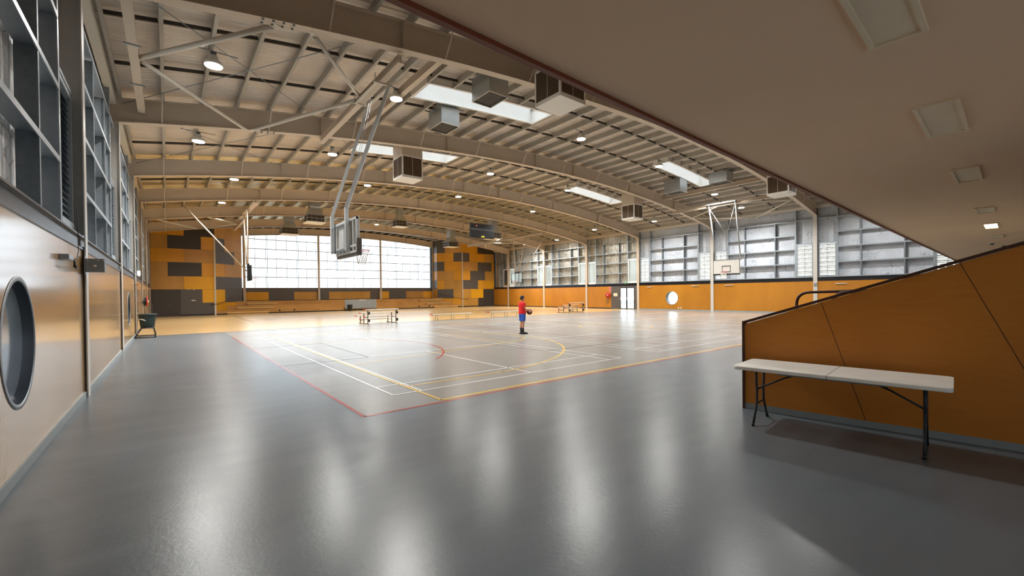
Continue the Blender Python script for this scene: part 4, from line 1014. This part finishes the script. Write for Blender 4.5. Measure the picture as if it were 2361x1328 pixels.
# ================================================================== PORTABLE BLEACHERS AND BENCHES
def bleacher(x, y, L, lab, proto=None):
    if proto: return dup(proto, (x, y, 0), lab)
    t = thing('portable_bleacher', lab, 'bleacher', (x, y, 0), 0, 'portable aluminium bleachers')
    for yy, z, dx in ((0, .88, .0), (.65, .67, -.06), (1.25, .48, -.1)):
        p = part('seat_plank', MB().bbox(dx, dx+L, yy-.12, yy+.12, z-.04, z, .006), alu, t); part('end_cap', MB().box(dx-.06, dx, yy-.12, yy+.12, z-.045, z+.004), red, p)
    for yy, z, dx in ((.38, .44, .12), (.98, .26, .08)):
        p = part('foot_plank', MB().bbox(dx, dx+L-.3, yy-.12, yy+.12, z-.04, z, .006), alu, t); part('end_cap', MB().box(dx-.06, dx, yy-.12, yy+.12, z-.045, z+.004), red, p)
    for xx in (.15, L-.15):
        for yy, z in ((0, .84), (.65, .63), (1.25, .44)): part('upright', MB().box(xx-.025, xx+.025, yy-.025, yy+.025, .02, z), alu_d, t)
        part('skid', MB().box(xx-.03, xx+.03, -.15, 1.45, 0, .04), alu_d, t)
        part('cross_arm', MB().box(xx-.02, xx+.02, 0, .7, .37, .4).box(xx-.02, xx+.02, .6, 1.25, .19, .22), alu_d, t)
        for z in (.22, .66): part('wheel', MB().lathe([(.03, -.03), (.085, -.03), (.09, -.015), (.09, .015), (.085, .03), (.03, .03)], (xx+.06, -.06, z), 16, 'x'), black, t)
    return t
bl0 = bleacher(9.05, 25.05, 2.05, 'low aluminium bleacher with stacked wheels, at the timber edge under the folded backboard')
bl1 = bleacher(27.0, 25.9, 2.05, 'low aluminium bleacher with stacked wheels, to the right of the boy near the wall column', bl0)
def bench(x, y, L, lab, proto=None):
    if proto: return dup(proto, (x, y, 0), lab)
    t = thing('bench', lab, 'bench', (x, y, 0), 0, 'low aluminium benches')
    p = part('seat_plank', MB().bbox(0, L, -.14, .14, .37, .415, .006), alu, t); part('end_cap', MB().box(-.07, 0, -.14, .14, .365, .42), red, p)
    for xx in (.35, L*.5, L-.4):
        part('leg', MB().tube([(xx, -.17, 0), (xx, -.16, .2), (xx, -.1, .37)], .018, 6), alu_d, t)
        part('leg', MB().tube([(xx, .17, 0), (xx, .16, .2), (xx, .1, .37)], .018, 6), alu_d, t)
    return t
be0 = bench(13.55, 25.3, 3.15, 'long low white bench between the near bleacher and the boy')
bench(18.15, 25.3, 3.15, 'long low white bench partly hidden behind the boy', be0)

# ================================================================== THINGS ON AND BY THE WALLS
t = thing('winch_box', 'grey steel winch box bolted to the nearest wall column', 'winch box', (-1.074, FY[1]-.24, 2.155))
part('housing', MB().bbox(0, .24, -.1, .1, 0, .225, .006), galv_dark, t)
part('spindle', MB().lathe([(.022, -.10), (.022, -.118), (.008, -.12)], (.12, 0, .1), 12, 'y'), alu, t)
for xx in (.03, .16, .225): part('bolt', MB().lathe([(.01, -.1), (.01, -.108)], (xx, 0, .195), 8, 'y'), alu, t)
part('mounting_bracket', MB().box(-.01, 0, -.1, .12, -.04, .27), galv, t)
t = thing('louvre_crank', 'grey crank handle and bracket fixed to the pale plywood beside the winch box', 'crank', (XL, 8.3, 2.24))
part('bracket', MB().bbox(0, .1, 0, .35, .0, .07, .006), galv, t)
part('handle', MB().tube([(.08, .3, .03), (.1, .42, .0), (.1, .44, -.07)], .012, 6).tube([(.1, .43, -.07), (.1, .62, -.09)], .018, 8), black, t)
part('cable', MB().tube([(.07, 1.0, .85), (.07, 1.05, .4), (.06, 1.15, .2), (.05, 1.0, .05), (.05, .35, .05)], .005, 5), black, t)
for i, (y, z, s, lab) in enumerate(((19.7, 2.22, 1, 'left of the white backboard'), (24.3, 2.2, 1, 'over and left of the round window'), (16.7, 2.2, 1, 'under the white backboard'), (9.0, 2.15, 1, 'between the partition edge and the column'))):
    t = thing('louvre_crank', 'small white louvre crank on the orange wall, ' + lab, 'crank', (XR, y, z), 0, 'louvre cranks on the orange wall')
    part('bracket', MB().bbox(-.06, 0, -.3, .3, 0, .05, .006), offwhite, t)
    part('handle', MB().tube([(-.06, -.28, .02), (-.09, -.38, .05), (-.09, -.45, .09)], .014, 6), offwhite, t)
t = thing('socket_box', 'small pale electrical box high on the pale column left of the partition', 'electrical box', (XR-.045, FY[1], 2.05))
part('housing', MB().bbox(-.06, 0, -.12, .08, 0, .24, .01), offwhite, t); part('cover', MB().box(-.07, -.06, -.1, .06, .03, .2), galv, t)
def outlet(x, y, z, ax, lab, grp):
    t = thing('power_outlet', lab, 'power outlet', (x, y, z), 0, grp)
    if ax == 'y': part('plate', MB().bbox(-.06, .06, -.012, 0, -.05, .05, .004), white, t); part('switch', MB().box(-.02, .02, -.018, -.012, -.02, .02), offwhite, t)
    else: part('plate', MB().bbox(-.012, 0, -.06, .06, -.05, .05, .004), white, t); part('switch', MB().box(-.018, -.012, -.02, .02, -.02, .02), offwhite, t)
outlet(1.83, YD, 1.42, 'y', 'white outlet on the grey end board, the one closer to the double door', 'outlets on the grey end board'); outlet(1.99, YD, 1.42, 'y', 'white outlet on the grey end board, the one farther from the double door', 'outlets on the grey end board')
outlet(XR, 21.25, .24, 'x', 'white outlet low on the orange wall, next to the round window', 'outlets low on the orange wall'); outlet(XR, 21.02, .24, 'x', 'white outlet low on the orange wall, farther from the round window', 'outlets low on the orange wall')
for x, z, lab in ((1.55, 2.47, 'lower'), (1.95, 2.44, 'higher')):
    t = thing('spotlight', 'tiny white spotlight above the grey end board, %s' % ('nearer the double door' if x < 1.8 else 'farther from the double door'), 'spotlight', (x, YD, z), 0, 'tiny spotlights at the end wall')
    part('body', MB().lathe([(.04, -.02), (.05, -.12), (.02, -.13)], (0, 0, 0), 10, 'y'), white, t); part('arm', MB().bar((0, -.05, 0), (0, 0, .04), .02, .02), white, t)
# hose reels
def reel(x, y, z, s, lab, front):
    t = thing('fire_hose_reel', lab, 'fire hose reel', (x, y, z), 0)
    part('drum_face', MB().lathe([(.08, 0), (.28, 0), (.29, .02), (.28, .04), (.08, .04)], (-s*.1 if s > 0 else .1, 0, 0), 24, 'x'), front, t)
    part('drum_back', MB().lathe([(.08, 0), (.28, 0), (.29, .02), (.28, .04), (.08, .04)], (-s*.26-.02 if s > 0 else .24, 0, 0), 24, 'x'), red, t)
    hs = MB(); cx = -.19 if s > 0 else .19
    for k in range(4): hs.tube([(cx-.05+.03*k, .22*math.cos(2*math.pi*i/20), .22*math.sin(2*math.pi*i/20)) for i in range(20)], .017, 6, closed=True)
    part('hose', hs, black, t)
    part('hub', MB().lathe([(.07, -.0), (.07, .03), (.03, .04)], (-s*.31 if s > 0 else .29, 0, 0), 14, 'x'), offwhite, t)
    part('wall_arm', MB().bar((0, 0, 0), (-s*.26, 0, 0), .05, .05), galv, t)
    part('feed_pipe', MB().tube([(-s*.05, .2, -.9), (-s*.05, .2, -.15), (-s*.1, 0, 0)], .02, 8).tube([(-s*.05, .2, -.75), (-s*.05, .33, -.75)], .025, 8), galv, t)
reel(XR, 29.25, 1.46, 1, 'red fire hose reel on the orange wall left of the glass door', red)
reel(XL, 31.0, 1.5, -1, 'fire hose reel with dark hose on the wall beyond the green tub', black)
t = thing('fire_hose_sign', 'red and white fire hose reel sign above the red reel', 'sign', (XR, 29.1, 1.85))
part('plate', MB().box(-.01, 0, -.14, .14, 0, .52), M_plain('sign_pink', '#d98c84', .4), t)
part('symbol', MB().box(-.013, -.01, -.1, .1, .26, .48), red, t).parent = t
sg_ = MB().lathe([(.05, -.002), (.05, 0)], (-.014, 0, .38), 14, 'x'); part('symbol_ring', sg_, white, t); part('text_band', MB().box(-.013, -.01, -.11, .11, .06, .1).box(-.013, -.01, -.11, .11, .13, .17), red, t)
t = thing('notice_board', 'small cream notice board on the grey panel beside the glass door', 'notice board', (XR, 28.4, 1.33))
part('frame', MB().box(-.02, 0, -.25, .25, 0, .34), offwhite, t); part('paper', MB().box(-.023, -.02, -.2, -.02, .05, .29).box(-.023, -.02, .03, .2, .05, .29), M_plain('yellowed_paper', '#d8d0a8', .8), t)
def exit_sign(x, y, z, s, lab, on):
    t = thing('exit_sign', lab, 'exit sign', (x, y, z))
    part('housing', MB().bbox(-.04, .04, -.2, .2, 0, .2, .006), white, t)
    fx = -.042 if s > 0 else .04
    part('green_face', MB().box(fx, fx+.002, -.18, .18, .015, .185), M_plain('exit_green', '#1c8a4c', .4), t)
    ar = MB()   # running figure, doorway and arrow
    f2 = fx-.002 if s > 0 else fx+.002
    ar.box(f2, f2+.002, .03, .10, .03, .17); ar.box(f2, f2+.002, -.15, -.06, .09, .11)
    ar.prism([(0, 0), (.05, .035), (.05, -.035)], (f2, -.17, .1), (0, 1, 0), (0, 0, 1), (.002, 0, 0))
    part('pictogram', ar, white, t)
exit_sign(XR-.06, 27.0, 2.64, 1, 'green and white exit sign over the glass door', True)
t = thing('exit_sign', 'glowing white exit sign high on the winch box wall above the green tub', 'exit sign', (XL+.12, 26.2, 2.72))
part('housing', MB().bbox(-.05, .05, -.2, .2, 0, .24, .006), white, t); part('lit_face', MB().box(-.17+.12, .052, -.19, -.205, .02, .22).box(.05, .054, -.18, .18, .02, .22), exit_e, t)
part('wall_arm', MB().bar((-.12, 0, .12), (-.05, 0, .12), .03, .03), galv, t)
# brass lever and pipe by the dark door
t = thing('wall_conduit', 'thin vertical pipe with a brass tap beside the dark side door', 'pipe', (XL, 24.9, 0))
part('pipe', MB().tube([(.03, .5, 0), (.03, .5, 2.3), (.06, .5, 2.35)], .012, 6), galv, t); part('tap', MB().tube([(.03, .5, 2.3), (.14, .4, 2.32)], .018, 6), M_plain('brass', '#b08a4a', .35, .8), t)
# green tub on a stand
t = thing('tub_on_stand', 'dark green plastic tub on a black tubular stand by the dark side door', 'tub', (-.69, 24.6, 0))
tb = MB(); prof = [(.22, .40), (.24, .42), (.275, .70), (.30, .98), (.32, 1.0), (.30, 1.01), (.285, .97), (.26, .7), (.21, .46)]
tb.lathe(prof, seg=20); part('tub', tb, tubgreen, t)
rb = MB()
for k in range(20): a = 2*math.pi*k/20; rb.bar((.235*math.cos(a), .235*math.sin(a), .43), (.302*math.cos(a), .302*math.sin(a), .95), .02, .012)
part('ribs', rb, tubgreen, t)
part('rim', MB().lathe([(.30, .95), (.325, .96), (.325, 1.0), (.30, 1.01)], seg=20), tubgreen, t)
st_ = MB()
for sx in (-1, 1): st_.tube([(sx*.2, -.25, .40), (sx*.27 if sx > 0 else -.4, -.62, .02), (sx*.27 if sx > 0 else -.4, .75, .02), (sx*.2, .3, .40)], .02, 8)
st_.tube([(-.4, -.62, .02), (.27, -.62, .02)], .02, 8); st_.tube([(-.4, .75, .02), (.27, .75, .02)], .02, 8); st_.tube([(-.2, -.25, .40), (.2, -.25, .40)], .02, 8); st_.tube([(-.2, .3, .40), (.2, .3, .40)], .02, 8)
part('stand', st_, black, t)
part('handle', MB().tube([(-.3, -.3, .75), (-.2, -.42, .8), (-.05, -.4, .72)], .018, 6), alu, t)

# ================================================================== PERSON WITH A BALL
def joined(o, vox):
    m = o.modifiers.new('one_surface', 'REMESH'); m.mode = 'VOXEL'; m.voxel_size = vox; m.use_smooth_shade = True
    s = o.modifiers.new('soften', 'SMOOTH'); s.factor = .5; s.iterations = 4
t = thing('person', 'boy in red t-shirt and blue shorts with black socks, holding a basketball, seen from behind', 'person', (11.72, 13.9, 0), math.radians(-14))
b = MB()   # body, facing +x, left = +y
b.tube([(0, 0, .80), (0, 0, .90), (-.01, 0, 1.02), (0, 0, 1.16), (-.005, 0, 1.28), (-.01, 0, 1.34)], [.105, .11, .098, .112, .112, .06], 14)
for s in (-1, 1):
    b.tube([(0, s*.03, .88), (0, s*.1, .90)], [.1, .1], 12)
    b.tube([(0, s*.085, .88), (.01, s*.092, .66), (.0, s*.095, .46), (-.025, s*.095, .30), (-.015, s*.095, .16), (0, s*.095, .06)], [.088, .068, .05, .052, .034, .033], 12)
    b.tube([(-.03, s*.095, .045), (.08, s*.1, .035), (.17, s*.105, .03)], [.04, .04, .028], 10)
    b.tube([(-.01, s*.02, 1.285), (-.01, s*.15, 1.27)], [.06, .045], 12)
b.tube([(-.01, 0, 1.30), (0, 0, 1.36), (.015, 0, 1.42)], [.058, .05, .05], 12)                       # neck
b.ell((.02, 0, 1.505), (.088, .072, .108)); b.ell((.055, 0, 1.46), (.05, .045, .06))                 # skull and jaw
b.tube([(.1, 0, 1.52), (.122, 0, 1.49), (.108, 0, 1.478)], [.01, .014, .012], 8)                     # nose
for s in (-1, 1): b.ell((.01, s*.075, 1.495), (.018, .012, .03))                                      # ears
b.bar((.095, -.022, 1.448), (.095, .022, 1.448), .012, .01); 
ballc = Vector((.30, -.10, .93)); R = .121
hands = {-1: (Vector((.20, -.225, .97)), Vector((.02, -.235, 1.07)), Vector((-.01, -.185, 1.28))), 1: (Vector((.21, .03, .95)), Vector((.03, .215, 1.05)), Vector((-.01, .185, 1.28)))}
for s, (hand, elb, sho) in hands.items():
    b.tube([sho, (sho+elb)/2, elb], [.044, .042, .036], 12); b.tube([elb, elb.lerp(hand, .4), hand], [.036, .034, .024], 12)
    d = (ballc-hand).normalized(); side = Vector((0, 0, 1)).cross(d).normalized()
    # palm laid on the ball, five fingers curling round it
    out = (hand-ballc).normalized(); fwd = (Vector((1, 0, -.15))-out*Vector((1, 0, -.15)).dot(out)).normalized(); acr = out.cross(fwd).normalized()
    palm = ballc+out*(R+.026); b.tube([hand, palm, palm+fwd*.05], [.024, .03, .026], 10)
    for i, (off, ln) in enumerate(((-.03, .062), (-.01, .075), (.012, .07), (.032, .055))):
        a0 = .42; pts = []
        for k in range(4):
            ang = a0+ln/R*k/3*1.25; base = out*math.cos(ang)+fwd*math.sin(ang); pts.append(ballc+(base+acr*off/R*1.15).normalized()*(R+.0125))
        b.tube([palm+fwd*.03+acr*off*.8]+pts, [.011, .0095, .009, .0085, .007], 8)
    th = -1 if s < 0 else 1
    b.tube([palm+acr*.02*th, ballc+(out*1.0+acr*.45*th+fwd*.05).normalized()*(R+.014), ballc+(out*.8+acr*.7*th+fwd*.25).normalized()*(R+.012)], [.013, .011, .008], 8)
body = part('body', b, skin, t, 'bare arms, legs and neck'); joined(body, .008)
def loft(rings, seg=20):
    mb = MB(); v = []
    for cx, cy, z, rx, ry in rings:
        for k in range(seg): a = 2*math.pi*k/seg; v.append((cx+rx*math.cos(a), cy+ry*math.sin(a), z))
    f = []
    for i in range(len(rings)-1):
        for k in range(seg): f.append((i*seg+k, i*seg+(k+1) % seg, (i+1)*seg+(k+1) % seg, (i+1)*seg+k))
    f.append(tuple(range(seg-1, -1, -1))); f.append(tuple(range((len(rings)-1)*seg, len(rings)*seg))); return mb.add(v, f, True)
sh = loft([(0, 0, .85, .158, .185), (0, 0, .92, .156, .182), (0, 0, 1.02, .142, .168), (0, 0, 1.15, .145, .178), (0, 0, 1.25, .142, .19), (-.005, 0, 1.31, .118, .175), (-.01, 0, 1.345, .075, .1), (-.01, 0, 1.365, .062, .068)])
for s, (hand, elb, sho) in hands.items(): sh.tube([Vector((-.01, s*.1, 1.29)), sho, sho.lerp(elb, .55)], [.075, .078, .07], 14)
shirt = part('t_shirt', sh, shirt_m, t, 'red short-sleeved t-shirt'); joined(shirt, .009)
so = loft([(0, 0, .76, .135, .17), (0, 0, .82, .147, .178), (0, 0, .9, .147, .172)])
for s in (-1, 1): so.tube([(0, s*.085, .86), (.005, s*.092, .7), (.0, s*.1, .55)], [.1, .098, .09], 16)
shorts = part('shorts', so, short_m, t, 'blue knee-length shorts'); joined(shorts, .009)
for s in (-1, 1):
    part('sock', MB().tube([(-.02, s*.095, .27), (-.018, s*.095, .2), (-.01, s*.095, .13), (0, s*.095, .06)], [.053, .046, .041, .043], 14), black, t, 'black calf-high sock')
    sho_ = MB().tube([(-.055, s*.095, .05), (-.02, s*.095, .055), (.06, s*.1, .045), (.14, s*.105, .036), (.2, s*.108, .03)], [.042, .05, .046, .038, .02], 12)
    sho_.prism([(-.09, -.045), (.2, -.04), (.215, 0), (.2, .045), (-.09, .045)], (0, s*.1, 0), (1, 0, 0), (0, 1, 0), (0, 0, .028)); part('shoe', sho_, black, t, 'black sports shoe')
hr = MB().ell((.005, 0, 1.545), (.094, .08, .085)); hr.ell((-.02, 0, 1.51), (.075, .078, .075)); hr.ell((.05, 0, 1.6), (.05, .05, .03)); hair = part('hair', hr, hair_m, t, 'short dark hair'); joined(hair, .008)
for s in (-1, 1): part('eye', MB().ell((.098, s*.03, 1.505), (.008, .011, .008), 8, 6), dark_panel, t)
cs, sn = math.cos(math.radians(-14)), math.sin(math.radians(-14))
t = thing('basketball', 'dark brown basketball held at the boy\'s waist', 'basketball', (11.72+ballc.x*cs-ballc.y*sn, 13.9+ballc.x*sn+ballc.y*cs, ballc.z))
part('ball', MB().ell((0, 0, 0), (R, R, R), 24, 16), ball_m, t)
gm = MB()
for ax in range(3): gm.tube([[(0, (R+.0005)*math.cos(a), (R+.0005)*math.sin(a)), ((R+.0005)*math.cos(a), 0, (R+.0005)*math.sin(a)), ((R+.0005)*math.cos(a), (R+.0005)*math.sin(a), 0)][ax] for a in [2*math.pi*i/28 for i in range(28)]], .002, 4, closed=True)
part('seam_lines', gm, black, t)
